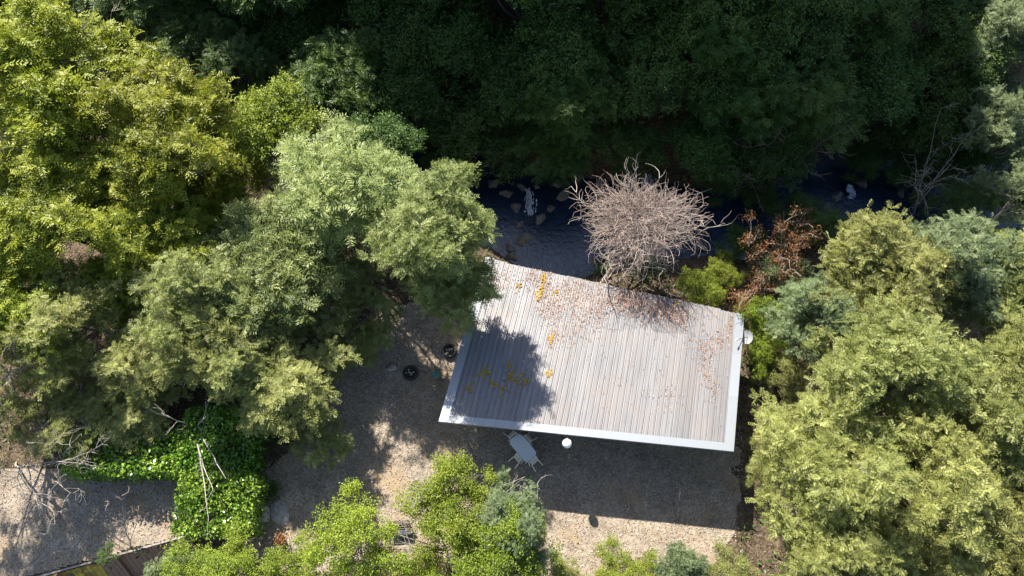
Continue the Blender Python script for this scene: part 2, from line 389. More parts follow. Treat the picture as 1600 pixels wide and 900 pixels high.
def make_tree(kind, seed, nl=9, ns=7, nc=6, Rr=4.5, zc=6.3, hc=2.2, trunk_r=0.2, open_=0.0, bare=0.0):
    k = KINDS[kind]; rng = np.random.default_rng(seed); tb = TB()
    top = np.array([rng.normal(0, 0.5), rng.normal(0, 0.5), zc - hc * 0.55])
    tr = curve((0, 0, -0.5), top, rng, 0.06, 7); tb.add(tr, np.linspace(trunk_r, trunk_r * 0.62, 7), 8)
    tips = []; outd = []; cl = []
    a0 = rng.uniform(0, 6.28)
    for i in range(nl):
        a = a0 + i * 2.39996 + rng.normal(0, 0.25); rad = Rr * 0.78 * math.sqrt((i + 0.3) / nl) * rng.uniform(0.8, 1.12)
        lz = zc + hc * (0.62 - 1.0 * (rad / Rr) ** 2) + rng.normal(0, 0.75)
        lc = np.array([math.cos(a) * rad, math.sin(a) * rad, lz]) ; rl = Rr * rng.uniform(0.15, 0.36)
        lc[:2] += top[:2] * 0.5
        j = rng.integers(3, 7); st = tr[j]
        pl = curve(st, lc - np.array([0, 0, rl * 0.5]), rng, 0.14, 6)
        tb.add(pl, np.linspace(trunk_r * 0.5, trunk_r * 0.2, 6), 6)
        nsub = max(3, int(ns * (rl / (Rr * 0.32)) ** 2 + rng.integers(0, 2)))
        for s in range(nsub):
            d = unit(rng.normal(0, 1, 3) + np.array([0, 0, 0.45])); d[2] = max(d[2], -0.25)
            sc_ = lc + d * rl * rng.uniform(0.7, 1.1) * np.array([1, 1, 0.75])
            b = pl[rng.integers(3, 6)]
            pb = curve(b, sc_, rng, 0.16, 5); tb.add(pb, np.linspace(trunk_r * 0.18, trunk_r * 0.07, 5), 4)
            crn = rng.random()
            ncc = nc + rng.integers(-1, 2)
            if rng.random() < bare:
                for c in range(4):
                    e = unit(d + rng.normal(0, 0.6, 3)); q = sc_ + e * rng.uniform(0.6, 1.3)
                    tb.add(curve(sc_, q, rng, 0.25, 4), np.linspace(0.018, 0.006, 4), 3)
                if rng.random() < 0.5: continue
            for c in range(ncc):
                e = unit(rng.normal(0, 1, 3) + d * 0.7 + np.array([0, 0, 0.25])); cc = sc_ + e * rng.uniform(0.35, 0.85) * rl * 0.55
                tb.add(curve(pb[rng.integers(2, 5)], cc, rng, 0.2, 3), np.array([0.022, 0.014, 0.007]), 3)
                cr = 0.55 * crn + 0.45 * rng.random()
                for tpi in range(k['tips']):
                    tips.append(cc + rng.normal(0, k['spread'], 3) * np.array([1, 1, 0.7])); outd.append(unit(cc - lc + np.array([0, 0, 0.6 * rl])) ); cl.append(cr)
    tips = np.array(tips); outd = np.array(outd); cl = np.array(cl); per = k['per']
    P = np.repeat(tips, per, 0); O = np.repeat(outd, per, 0); C = np.repeat(cl, per)
    n = len(P)
    D = unit(rng.normal(0, 1, (n, 3)) * np.array([1, 1, 0.55]) + O * 0.55)
    C = np.clip(0.5 * C + 0.25 * np.repeat(rng.random(len(tips)), per) + 0.25 * rng.random(n), 0, 1)
    if k['style'] == 'frond':
        L = k['L'] * rng.uniform(0.7, 1.25, n)
        V, F, m = fronds_np(P, D, L, k['pairs'], k['ll'], k['lw'], rng, k['droop']); rnd = np.repeat(C, m)
        # a twig-thin midrib is below the leaflets' size and left to them
    else:
        P = P + rng.normal(0, 0.13, (n, 3))
        N = unit(rng.normal(0, 0.6, (n, 3)) + np.array([0, 0, 1.0]) + O * 0.3)
        D[:, 2] -= k['droop']; D = unit(D)
        s_ = rng.uniform(0.65, 1.3, n)
        V, F = leaves_np(P, D, N, k['L'] * s_, k['W'] * s_); rnd = C
    return tb.mesh('trunk_' + kind), npmesh('crown_' + kind, V, F, rnd)
VAR = {}
for kind, seeds, kw in (
    ('yellow', (1, 2), dict(nl=15, bare=0.10)),
    ('pale', (3, 4, 5), dict(nl=15, nc=5, bare=0.08)),
    ('olive', (6, 7, 8), dict(nl=17, nc=5, bare=0.06)),
    ('thin', (14, 15), dict(nl=14, ns=6, nc=5, bare=0.25)),
    ('broad', (9, 10, 11), dict(nl=16, hc=3.4)),
    ('small', (12, 13), dict(nl=14, zc=4.2, hc=2.4, trunk_r=0.11, bare=0.10)),
):
    VAR[kind] = [make_tree(kind, s, **kw) for s in seeds]
ZC = {'yellow': 6.3, 'pale': 6.3, 'olive': 6.3, 'thin': 6.3, 'broad': 6.3, 'small': 4.2}
trng = random.Random(7); tcount = {}
leafcopies = {}
def mesh_with(me, mat):
    """a crown mesh shared by every tree that has this foliage"""
    key = (me.name, mat.name)
    if key not in leafcopies:
        if not me.materials: me.materials.append(mat); leafcopies[key] = me
        else:
            c = me.copy(); c.materials.clear(); c.materials.append(mat); leafcopies[key] = c
    return leafcopies[key]
def tree(name, kind, leaf, px, py, rpx, label, bark='bark', group=None, var=None, zs=1.3, cat='tree', at_xy=None):
    d0 = 36.0
    for _ in range(4):
        Rm = rpx * d0 / FPX; s = Rm / 4.7; h = ZC[kind] * s * zs
        p = march(px, py, h); d0 = p[1] * _s + (CAM_Z - p[2]) * _c
    gz = float(ground(p[0], p[1]))
    i = var if var is not None else trng.randrange(len(VAR[kind])); tm, cm = VAR[kind][i]
    e = empty(name, (p[0], p[1], gz), trng.uniform(0, 6.28)); zt = min(zs, 1.2); e.scale = (s * trng.uniform(0.93, 1.07), s * trng.uniform(0.93, 1.07), s * zt)
    t = link('trunk', mesh_with(tm, M[bark]), None, e); c = link('crown', mesh_with(cm, M[leaf]), None, e)
    if zs > 1.2:                                       # a taller clear bole under the same crown
        lift = (zs / zt - 1) * ZC[kind]; t.location.z = c.location.z = lift
        tb = TB(); tb.add(np.array([[0, 0, -0.5], [0.05, 0.03, lift * 0.5 - 0.25], [0, 0, lift - 0.3]]), np.array([0.27, 0.23, 0.2]) * (0.6 if kind == 'small' else 1.0), 8)
        link('bole', tb.mesh('bole'), M[bark], e)
    tag(e, label, cat, group)
    return e

# ------------------------------------------------------------------ trees: left side
Y1 = 'yellow'; 
tree('acacia_tree', Y1, 'leaf_yellow', 95, 120, 150, 'tall yellow-green tree beside the dark wood, its crown the topmost of the yellow ones', var=0)
tree('acacia_tree', Y1, 'leaf_yellow', 255, 215, 135, 'yellow-green tree between the tall yellow tree and the fresh green one', var=1)
tree('acacia_tree', Y1, 'leaf_yellow', 75, 310, 150, 'broad yellow-green tree with dark limbs showing through a gapped crown', var=1, bark='bark_dark', zs=1.05)
tree('acacia_tree', Y1, 'leaf_yellow', 250, 350, 120, 'low yellow-green tree against the pale feathery crown', var=0, bark='bark_dark', zs=1.0)
tree('acacia_tree', Y1, 'leaf_yellow', 25, 470, 110, 'yellowish tree at the border of the olive and yellow crowns', var=0, zs=1.1)
tree('leafy_tree', 'broad', 'leaf_bright', 440, 205, 85, 'small fresh green tree with larger leaves next to the shaded stream gap', var=0)
tree('feathery_tree', 'pale', 'leaf_pale', 560, 325, 135, 'large pale green feathery tree, the palest crown beside the stream', var=0, zs=1.0)
tree('feathery_tree', 'pale', 'leaf_pale', 690, 366, 92, 'pale green feathery tree leaning over the back corner of the metal roof', var=1, zs=2.3)
tree('feathery_tree', 'pale', 'leaf_pale', 708, 448, 80, 'green feathery tree whose boughs hang beside the side edge of the roof', var=2, zs=1.6)
tree('feathery_tree', 'pale', 'leaf_pale', 415, 425, 125, 'pale feathery tree with cream leaf tips and dark hollows below its crown', var=2, zs=0.95)
tree('feathery_tree', 'thin', 'leaf_pale', 508, 470, 98, 'mid green feathery tree behind the dark tubs of the yard', var=1, zs=0.65)
tree('feathery_tree', 'thin', 'leaf_olive', 300, 480, 110, 'loose olive tree with grey limbs above the clipped hedge run', var=0, bark='bark_pale', zs=1.15)
tree('feathery_tree', 'thin', 'leaf_olive', 460, 590, 110, 'green feathery tree shading the gravel beside the yard tubs', var=0, zs=0.75)
tree('feathery_tree', 'olive', 'leaf_olive', 115, 490, 110, 'olive green tree with thin drooping sprays between yellow and pale crowns', var=1, bark='bark_pale', zs=0.9)
tree('feathery_tree', 'thin', 'leaf_olive', -45, 615, 105, 'olive tree with bare grey branches reaching over the gravel drive', var=1, bark='bark_pale')
tree('feathery_tree', 'thin', 'leaf_olive', 235, 560, 85, 'light olive tree rooted behind the long hedge of the drive', var=0, bark='bark_pale', zs=0.9)
tree('feathery_tree', 'thin', 'leaf_olive', 375, 565, 75, 'small olive tree with a whitish trunk standing behind the square hedge', var=0, bark='bark_pale', zs=1.45)
tree('feathery_tree', 'thin', 'leaf_olive', 505, 680, 48, 'thin low tree at the shady edge of the gravel yard', var=1, zs=0.8)
tree('feathery_tree', 'thin', 'leaf_olive', 110, 630, 85, 'low spreading olive tree with grey twigs behind the long hedge', var=1, bark='bark_pale', zs=0.7)
tree('feathery_tree', 'thin', 'leaf_olive', 225, 635, 75, 'low olive tree half covering the long clipped hedge', var=0, bark='bark_pale', zs=0.65)
tree('feathery_tree', 'pale', 'leaf_olive', 330, 525, 95, 'cream-tipped feathery tree between the loose olive tree and the clipped hedges', var=2, zs=1.2)
tree('feathery_tree', 'pale', 'leaf_pale', 556, 545, 52, 'low green feathery tree in the shade behind the grey slab', var=0, zs=0.55)
tree('acacia_tree', Y1, 'leaf_yellow', 345, 300, 80, 'small yellow-green tree wedged between the fresh green and the cream-tipped tree', var=1, zs=1.1)
tree('acacia_tree', Y1, 'leaf_yellow', 190, 440, 80, 'small yellow-green tree above the olive ones', var=0, zs=1.1)
# right side
tree('mimosa_tree', 'olive', 'leaf_olive', 1365, 420, 110, 'pale green mimosa with a pointed top beside the shaded stream', var=0)
tree('mimosa_tree', 'olive', 'leaf_blue', 1490, 430, 110, 'blue-green mimosa tree next to the pointed pale one', var=1)
tree('mimosa_tree', 'olive', 'leaf_blue', 1280, 500, 85, 'blue-green bushy mimosa tree by the dish side of the shed', var=2)
tree('mimosa_tree', 'olive', 'leaf_olive', 1590, 470, 105, 'olive mimosa tree beyond the blue-green one', var=1)
tree('mimosa_tree', 'olive', 'leaf_olive', 1380, 590, 135, 'broad yellow-olive mimosa tree filling the slope right of the shed', var=2)
tree('mimosa_tree', 'olive', 'leaf_olive', 1540, 640, 140, 'large yellow-olive mimosa tree deep in the mimosa grove', var=0)
tree('mimosa_tree', 'olive', 'leaf_olive', 1290, 715, 120, 'olive mimosa tree with greyish limbs over the end of the yard', var=1, bark='bark_pale')
tree('mimosa_tree', 'olive', 'leaf_olive', 1440, 770, 135, 'light olive mimosa tree with a dense even crown', var=2)
tree('mimosa_tree', 'olive', 'leaf_olive', 1590, 830, 130, 'outermost olive mimosa tree of the grove', var=0)
tree('mimosa_tree', 'olive', 'leaf_olive', 1310, 860, 105, 'olive mimosa tree with a thick dark leaning trunk', var=2, bark='bark_dark')
tree('mimosa_tree', 'olive', 'leaf_olive', 1480, 900, 100, 'green-olive mimosa tree standing in front of the dense even one', var=1)
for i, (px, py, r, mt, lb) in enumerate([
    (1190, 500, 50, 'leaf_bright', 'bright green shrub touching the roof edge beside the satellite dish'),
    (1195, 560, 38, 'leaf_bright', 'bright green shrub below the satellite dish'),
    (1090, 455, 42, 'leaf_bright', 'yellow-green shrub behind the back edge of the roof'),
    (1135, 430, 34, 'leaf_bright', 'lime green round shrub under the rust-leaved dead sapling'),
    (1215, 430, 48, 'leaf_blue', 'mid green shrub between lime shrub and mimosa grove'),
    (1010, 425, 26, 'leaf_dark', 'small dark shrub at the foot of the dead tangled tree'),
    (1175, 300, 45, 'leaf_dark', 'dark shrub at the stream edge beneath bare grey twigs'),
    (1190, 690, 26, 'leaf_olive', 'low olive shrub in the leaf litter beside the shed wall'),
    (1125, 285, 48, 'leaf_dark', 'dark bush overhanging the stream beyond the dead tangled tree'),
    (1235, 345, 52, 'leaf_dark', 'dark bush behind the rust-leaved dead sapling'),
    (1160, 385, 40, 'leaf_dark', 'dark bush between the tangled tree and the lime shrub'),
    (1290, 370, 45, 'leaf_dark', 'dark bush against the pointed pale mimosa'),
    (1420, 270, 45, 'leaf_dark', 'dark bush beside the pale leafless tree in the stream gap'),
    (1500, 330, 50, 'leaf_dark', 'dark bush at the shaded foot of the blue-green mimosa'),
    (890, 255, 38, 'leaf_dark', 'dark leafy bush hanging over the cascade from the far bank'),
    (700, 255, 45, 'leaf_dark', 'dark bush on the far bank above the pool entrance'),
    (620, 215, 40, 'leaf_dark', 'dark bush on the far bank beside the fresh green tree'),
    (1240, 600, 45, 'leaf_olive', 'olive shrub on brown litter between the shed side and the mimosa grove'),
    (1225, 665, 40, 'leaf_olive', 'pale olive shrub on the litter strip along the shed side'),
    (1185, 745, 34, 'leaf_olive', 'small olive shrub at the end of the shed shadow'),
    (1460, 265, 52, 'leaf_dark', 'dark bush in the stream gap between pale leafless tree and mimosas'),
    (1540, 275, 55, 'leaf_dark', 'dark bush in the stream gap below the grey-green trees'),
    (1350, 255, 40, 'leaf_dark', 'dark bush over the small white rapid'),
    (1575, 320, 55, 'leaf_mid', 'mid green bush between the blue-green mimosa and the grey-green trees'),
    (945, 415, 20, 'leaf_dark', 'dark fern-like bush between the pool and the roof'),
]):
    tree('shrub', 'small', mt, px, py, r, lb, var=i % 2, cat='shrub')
# bottom row
for i, (kd, px, py, r, mt, lb, bk) in enumerate([
    ('small', 705, 795, 88, 'leaf_bright', 'yellow-green young tree with pale twigs in front of the table', 'bark_pale'),
    ('olive', 800, 815, 66, 'leaf_blue', 'grey-green fine-leaved tree mixed with the yellow-green one', 'bark_pale'),
    ('small', 775, 880, 95, 'leaf_bright', 'bright green bushy tree in front of the sunlit gravel', 'bark_pale'),
    ('small', 545, 870, 92, 'leaf_bright', 'yellow-green bushy tree beside the dark slatted bench', 'bark'),
    ('small', 470, 905, 66, 'leaf_bright', 'bright bushy tree near the red flowers', 'bark'),
    ('small', 352, 885, 74, 'leaf_bright', 'green bushy tree in front of the square clipped hedge', 'bark'),
    ('olive', 275, 905, 58, 'leaf_blue', 'feathery dull green shrub below the timber terrace edge', 'bark'),
    ('small', 172, 868, 16, 'leaf_mid', 'tiny shrub at the foot of the thin sapling', 'bark'),
    ('small', 660, 910, 55, 'leaf_bright', 'lime bushy tree between the slatted bench and the bright bushy tree', 'bark_pale'),
    ('small', 985, 895, 56, 'leaf_bright', 'rounded bright bush on the sunlit gravel margin', 'bark'),
    ('olive', 1060, 900, 48, 'leaf_blue', 'dull green feathery bush on the sunlit gravel margin', 'bark'),
    ('small', 1130, 895, 55, 'leaf_olive', 'olive bush joining the mimosa grove to the gravel margin', 'bark'),
    ('small', 890, 915, 40, 'leaf_olive', 'low yellowish bush on brown leaf litter', 'bark'),
]):
    tree('bushy_tree', kd, mt, px, py, r, lb, bk, var=i % 2, cat='tree' if 'tree' in lb else 'bush')
# far bank: shaded wood
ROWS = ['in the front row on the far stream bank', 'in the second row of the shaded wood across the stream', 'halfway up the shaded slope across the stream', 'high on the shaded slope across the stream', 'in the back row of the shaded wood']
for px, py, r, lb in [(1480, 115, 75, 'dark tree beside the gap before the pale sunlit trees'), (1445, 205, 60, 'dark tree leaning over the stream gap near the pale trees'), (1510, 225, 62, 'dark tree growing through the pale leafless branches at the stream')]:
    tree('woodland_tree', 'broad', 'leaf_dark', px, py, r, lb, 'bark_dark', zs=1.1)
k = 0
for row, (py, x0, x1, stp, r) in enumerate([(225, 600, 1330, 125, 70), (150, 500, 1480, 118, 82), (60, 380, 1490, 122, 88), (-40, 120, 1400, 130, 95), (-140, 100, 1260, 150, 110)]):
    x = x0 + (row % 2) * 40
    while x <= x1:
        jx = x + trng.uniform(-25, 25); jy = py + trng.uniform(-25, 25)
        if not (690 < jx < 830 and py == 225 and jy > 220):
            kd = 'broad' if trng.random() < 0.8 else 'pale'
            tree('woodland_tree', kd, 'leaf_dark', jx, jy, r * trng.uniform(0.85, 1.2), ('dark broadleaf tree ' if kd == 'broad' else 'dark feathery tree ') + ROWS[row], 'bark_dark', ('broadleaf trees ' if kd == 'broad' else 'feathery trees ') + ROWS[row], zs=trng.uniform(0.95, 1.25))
        x += stp
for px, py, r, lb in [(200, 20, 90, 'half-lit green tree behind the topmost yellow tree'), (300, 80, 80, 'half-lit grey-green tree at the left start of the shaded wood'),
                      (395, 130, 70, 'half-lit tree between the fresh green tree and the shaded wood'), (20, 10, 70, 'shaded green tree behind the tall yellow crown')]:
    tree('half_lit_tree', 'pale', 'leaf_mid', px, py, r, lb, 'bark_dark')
for px, py, r, lb in [(1570, 60, 75, 'pale grey-green sunlit tree with bare branches at the end of the shaded wood'), (1560, 190, 80, 'sunlit grey-green tree with dead lower branches above the mimosa grove'), (1610, 300, 70, 'grey-green tree between dead branches and blue-green mimosa')]:
    tree('grey_green_tree', 'olive', 'leaf_blue', px, py, r, lb, 'bark_pale', zs=1.5)

# ------------------------------------------------------------------ bare and dead wood
def bare_plant(name, base, tips, r0, label, mat, cat, seed, sub=4, fork=0.35, leafmat=None, sub2=3, length=0.9, bend=0.08):
    rng = np.random.default_rng(seed); base = np.asarray(base, float)
    e = empty(name, base); tb = TB(); LP = []; LD = []
    ctr = np.mean(np.array(tips), 0) - base
    fk = ctr * fork; fk[2] = abs(fk[2])
    tk = curve((0, 0, -0.3), fk, rng, 0.08, 6); t0 = TB(); t0.add(tk, np.linspace(r0, r0 * 0.75, 6), 7)
    trk = link('trunk', t0.mesh('trunk'), mat, e)
    for tp in tips:
        b = TB(); q = np.asarray(tp, float) - base
        c = curve(tk[rng.integers(3, 6)], q, rng, bend * 0.6, 9); b.add(c, np.linspace(r0 * 0.6, r0 * 0.13, 9), 6)
        for s in range(sub):
            i = rng.integers(3, 9); L = length * rng.uniform(0.6, 1.4)
            d = unit(unit(q - fk) * 0.6 + rng.normal(0, 0.7, 3)); p2 = c[i] + d * L
            c2 = curve(c[i], p2, rng, 0.16, 6); b.add(c2, np.linspace(max(r0 * 0.2, 0.013), 0.007, 6), 4)
            for u in range(sub2):
                k = rng.integers(2, 6); d2 = unit(d + rng.normal(0, 0.8, 3)); p3 = c2[k] + d2 * L * rng.uniform(0.25, 0.6)
                b.add(curve(c2[k], p3, rng, 0.3, 4), np.linspace(0.012, 0.006, 4), 3)
                LP.append(p3); LD.append(d2)
        link('branch', b.mesh('branch'), mat, trk)
    if leafmat is not None:
        P = np.repeat(np.array(LP), 16, 0) + rng.normal(0, 0.13, (len(LP) * 16, 3)); n = len(P)
        V, F = leaves_np(P, unit(rng.normal(0, 1, (n, 3)) + np.array([0, 0, -0.4])), unit(rng.normal(0, 1, (n, 3))), rng.uniform(0.08, 0.17, n), rng.uniform(0.03, 0.06, n))
        link('withered_foliage', npmesh('withered_foliage', V, F, rng.random(n)), leafmat, e)
    tag(e, label, cat); return e
# the dead tangled tree behind the roof
rng = np.random.default_rng(21)
db = at(938, 446, 0); db[2] = float(ground(db[0], db[1]))
dead = empty('dead_tree', db)
cen = at(1000, 352, 4.6) - db
tk = curve((0, 0, -0.3), cen * np.array([0.62, 0.62, 0.55]), rng, 0.05, 7); t0 = TB(); t0.add(tk, np.linspace(0.17, 0.11, 7), 8)
dtrk = link('trunk', t0.mesh('dead_trunk'), M['bark_dead'], dead)
for i in range(22):
    d = unit(rng.normal(0, 1, 3) + np.array([0, 0, 0.5])); q = cen + d * np.array([2.9, 2.5, 1.6]) * rng.uniform(0.8, 1.5)
    c = curve(tk[rng.integers(3, 7)], q, rng, 0.22, 10, sag=0.05); b = TB(); b.add(c, np.linspace(0.06, 0.015, 10), 5)
    for s in range(7):
        k = rng.integers(3, 10); p2 = c[k] + unit(d + rng.normal(0, 0.8, 3)) * rng.uniform(0.6, 1.5); c2 = curve(c[k], p2, rng, 0.3, 6); b.add(c2, np.linspace(0.024, 0.008, 6), 4)
    link('branch', b.mesh('dead_branch'), M['bark_pale'], dtrk)
tb = TB()
for i in range(1600):                       # fine tangle: curling twigs wrapped round the dome
    d = unit(rng.normal(0, 1, 3) + np.array([0, 0, 0.35])); rr = rng.uniform(0.15, 0.92) ** 0.7
    az_ = math.atan2(d[1], d[0]); lob = 1 + (0.22 * math.sin(3 * az_ + 1.0) + 0.16 * math.sin(7 * az_ + 2.2) + 0.10 * math.sin(11 * az_)) * (1 - 0.6 * abs(d[2])); p = cen + d * np.array([2.75, 2.35, 1.6]) * rr * lob * (1 if rng.random() < 0.75 else rng.uniform(1.1, 1.4)); t = unit(unit(np.cross(d, rng.normal(0, 1, 3))) + d * rng.uniform(0.3, 1.3) + np.array([0, 0.25, 0])); b_ = unit(np.cross(t, rng.normal(0, 1, 3)))
    Lr = rng.uniform(0.5, 1.5); kappa = rng.normal(0, 0.9); s_ = np.linspace(0, Lr, 6)[:, None]
    c = p + t * np.sin(kappa * s_) / (abs(kappa) + 1e-3) * np.sign(kappa) + b_ * (1 - np.cos(kappa * s_)) / (abs(kappa) + 1e-3) + d * 0.25 * np.sin(s_ * 2) + rng.normal(0, 0.035, (6, 3))
    tb.add(c, np.linspace(0.014, 0.006, 6), 3)
tw = link('twig_tangle', tb.mesh('twig_tangle'), M['bark_dead'], dead); tag(tw, kind='stuff')
tag(dead, 'dead brown tree with a dense tangle of bare twigs behind the roof', 'dead tree')
g0 = lambda p: np.array([p[0], p[1], float(ground(p[0], p[1]))])
bare_plant('dead_sapling', g0(at(1190, 480, 0)), [at(1165, 325, 5.2), at(1270, 355, 5.2), at(1225, 330, 5.6), at(1175, 450, 4.0), at(1240, 400, 4.6), at(1160, 470, 3.4), at(1255, 335, 5.0)], 0.04,
           'dead sapling with rust-brown withered leaves beside the tangled dead tree', M['bark_dead'], 'dead tree', 31, sub=8, leafmat=M['leaf_rust'], sub2=5, length=0.7)
bare_plant('bare_shrub', g0(at(1215, 275, 2)), [at(1245, 175, 5), at(1285, 220, 5), at(1195, 225, 5), at(1170, 270, 4), at(1230, 205, 5.5)], 0.045,
           'leafless grey shrub in the shade beyond the stream', M['bark'], 'shrub', 32, sub=7, length=1.5, sub2=4)
bare_plant('bare_tree', g0(at(1440, 330, 0)), [at(1432, 250, 4), at(1470, 170, 5), at(1520, 200, 5), at(1440, 300, 3.5), at(1490, 250, 5)], 0.05,
           'leafless pale dead tree between the shaded wood and the grey-green tree', M['bark_pale'], 'dead tree', 33, sub=6, length=1.2)
bare_plant('bare_tree', g0(at(20, 720, 0)), [at(130, 725, 4.8), at(85, 800, 4.2), at(60, 790, 4.0), at(25, 760, 4.6), at(90, 690, 5.2), at(110, 770, 4.4), at(150, 700, 5)], 0.06,
           'bare grey branches hanging over the gravel drive', M['bark_pale'], 'dead tree', 34, sub=9, length=0.9, sub2=4)
bare_plant('bare_tree', g0(at(305, 655, 0)), [at(333, 765, 4.4), at(353, 748, 4.4), at(322, 650, 6.2), at(326, 812, 4.0), at(235, 640, 6)], 0.085,
           'whitish leafless trunk leaning out over the clipped hedges', M['bark_pale'], 'dead tree', 35, sub=4, length=0.6, bend=0.05)
bare_plant('bare_tree', g0(at(715, 900, 0)), [at(530, 800, 4.2), at(575, 855, 4), at(655, 770, 4.6), at(680, 760, 4.6), at(640, 730, 4.2), at(840, 755, 4.5), at(820, 745, 4.2), at(600, 840, 3.6)], 0.055,
           'pale bare branches spreading above the slatted bench', M['bark_pale'], 'dead tree', 36, sub=7, length=0.8)
bare_plant('sapling', g0(at(198, 862, 0)), [at(165, 798, 2.4), at(190, 775, 2.8), at(217, 787, 2.5), at(200, 800, 2.4)], 0.035,
           'thin leafless sapling on the gravel drive by the timber edge', M['bark_dead'], 'sapling', 37, sub=3, length=0.4, fork=0.45, bend=0.06)
# ------------------------------------------------------------------ hedges
def hedge(px0, py0, px1, py1, h, label, seed, dens=230):
    a = at(px0, py0, h); b = at(px1, py1, h); rng = np.random.default_rng(seed)
    hx, hy = abs(b[0] - a[0]) / 2, abs(b[1] - a[1]) / 2; c = (a + b) / 2
    gz = float(ground(c[0], c[1])); e = empty('clipped_hedge', (c[0], c[1], gz)); H = h - gz
    area = [4 * hx * hy, 4 * hx * H, 4 * hy * H]; P = []
    n = int(area[0] * dens); P.append(np.stack([rng.uniform(-hx, hx, n), rng.uniform(-hy, hy, n), H + rng.normal(-0.06, 0.10, n)], -1))
    for sg in (-1, 1):
        n = int(area[1] * dens * 0.25); P.append(np.stack([rng.uniform(-hx, hx, n), sg * hy + rng.normal(0, 0.1, n), rng.uniform(0.1, H, n)], -1))
        n = int(area[2] * dens * 0.25); P.append(np.stack([sg * hx + rng.normal(0, 0.1, n), rng.uniform(-hy, hy, n), rng.uniform(0.1, H, n)], -1))
    P = np.concatenate(P); P[:, 2] += 0.22 * vnoise(P[:, 0] + c[0], P[:, 1] + c[1], 0.7, seed); P += rng.normal(0, 0.04, P.shape)
    P[:, :2] *= (1 + 0.10 * vnoise(P[:, 0] * 2 + P[:, 1], P[:, 1] * 2 - P[:, 0], 0.8, seed + 1))[:, None]
    n = len(P); D = unit(rng.normal(0, 1, (n, 3)) + np.array([0, 0, 0.35])); N = unit(rng.normal(0, 0.7, (n, 3)) + np.array([0, 0, 1]))
    s_ = rng.uniform(0.7, 1.3, n); V, F = leaves_np(P, D, N, 0.19 * s_, 0.095 * s_)
    rnd = np.clip(0.5 + 0.9 * vnoise(P[:, 0] + c[0], P[:, 1] + c[1], 0.5, seed + 2) + rng.normal(0, 0.2, n), 0, 1)
    link('foliage', npmesh('foliage', V, F, rnd), M['leaf_hedge'], e)
    tb = TB(); m = max(2, int(hx * 2 / 0.7))
    for i in range(m):
        x = -hx + (i + 0.5) * 2 * hx / m
        for j in range(5):
            q = np.array([x + rng.normal(0, 0.3), rng.normal(0, hy * 0.5), H * rng.uniform(0.7, 0.95)])
            tb.add(curve((x, 0, -0.2), q, rng, 0.12, 5), np.linspace(0.035, 0.012, 5), 5)
    link('stem', tb.mesh('stem'), M['bark_dark'], e); tag(e, label, 'hedge')
hedge(284, 738, 386, 832, 2.3, 'square clipped hedge block with glossy bright leaves', 41)
hedge(112, 672, 286, 738, 2.2, 'long clipped hedge along the back of the gravel drive', 42)
hedge(292, 640, 388, 728, 2.2, 'short clipped hedge run behind the square hedge block', 43)

# ------------------------------------------------------------------ the shed
EAVE_Z = 3.5; SLOPE = R(5.0)
FL = at(685.4, 659, EAVE_Z); FR = at(1146, 706, EAVE_Z)
RL = float(np.linalg.norm(FR - FL)); eu = (FR - FL) / RL
en = np.array([-eu[1], eu[0], 0]); SK = R(7.1)
rd = (en * math.cos(SK) + eu * math.sin(SK)); rd = rd * math.cos(SLOPE) + np.array([0, 0, -math.sin(SLOPE)])   # rib direction
up = np.cross(eu, rd); up /= np.linalg.norm(up)
V0, V1 = 9.77, 7.72                                   # length of the two gable edges
def vmax(u): return V0 + (V1 - V0) * u / RL
shed = empty('shed', (FL[0], FL[1], 0.0)); org = np.array([FL[0], FL[1], 0.0])
def rp(u, v, h=0.0): return FL + eu * u + rd * v + up * h - org
roof_e = empty('roof'); roof_e.parent = shed
tag(shed, 'open-fronted shed with a corrugated grey metal roof beside the stream', 'shed')
PIT = 0.284; NR = 3; U0 = 0.40; VF = 0.40; VLAP = 6.1
nsh = int(round((RL - 0.80) / (PIT * NR))); PIT = (RL - 0.80) / (nsh * NR)
prof = [(0.0, 0.0), (0.085, 0.0), (0.104, 0.052), (0.140, 0.052), (0.159, 0.0), (0.20, 0.006), (0.225, 0.006), (0.25, 0.0)]
rrng = random.Random(5)
for i in range(nsh):
    for row in (0, 1):
        us = []; hs = []
        for r in range(NR):
            for a, h in prof: us.append(r * PIT + a * PIT / 0.284); hs.append(h)
        us.append(NR * PIT - 0.002); hs.append(0.0)
        dz = rrng.uniform(0, 0.006) - (0.012 if row else 0.0); tw = rrng.uniform(-0.004, 0.004)
        V = []; u_b = U0 + i * NR * PIT
        va0 = VF - 0.12 if row == 0 else VLAP - 0.1
        cuts = np.linspace(0, 1, 4); rag = rrng.uniform(-0.05, 0.03)
        for t in cuts:
            for a, h in zip(us, hs):
                vb = (VLAP + 0.05 if row == 0 else vmax(u_b + a) + rag)
                V.append((a, va0 + (vb - va0) * t, h + dz + tw * t))
        n = len(us); F = [(c * n + q, c * n + q + 1, (c + 1) * n + q + 1, (c + 1) * n + q) for c in range(3) for q in range(n - 1)]
        o = link('roof_sheet', pymesh('roof_sheet', [rp(u_b + a, v, h) for a, v, h in V], F), M['roof'], roof_e)
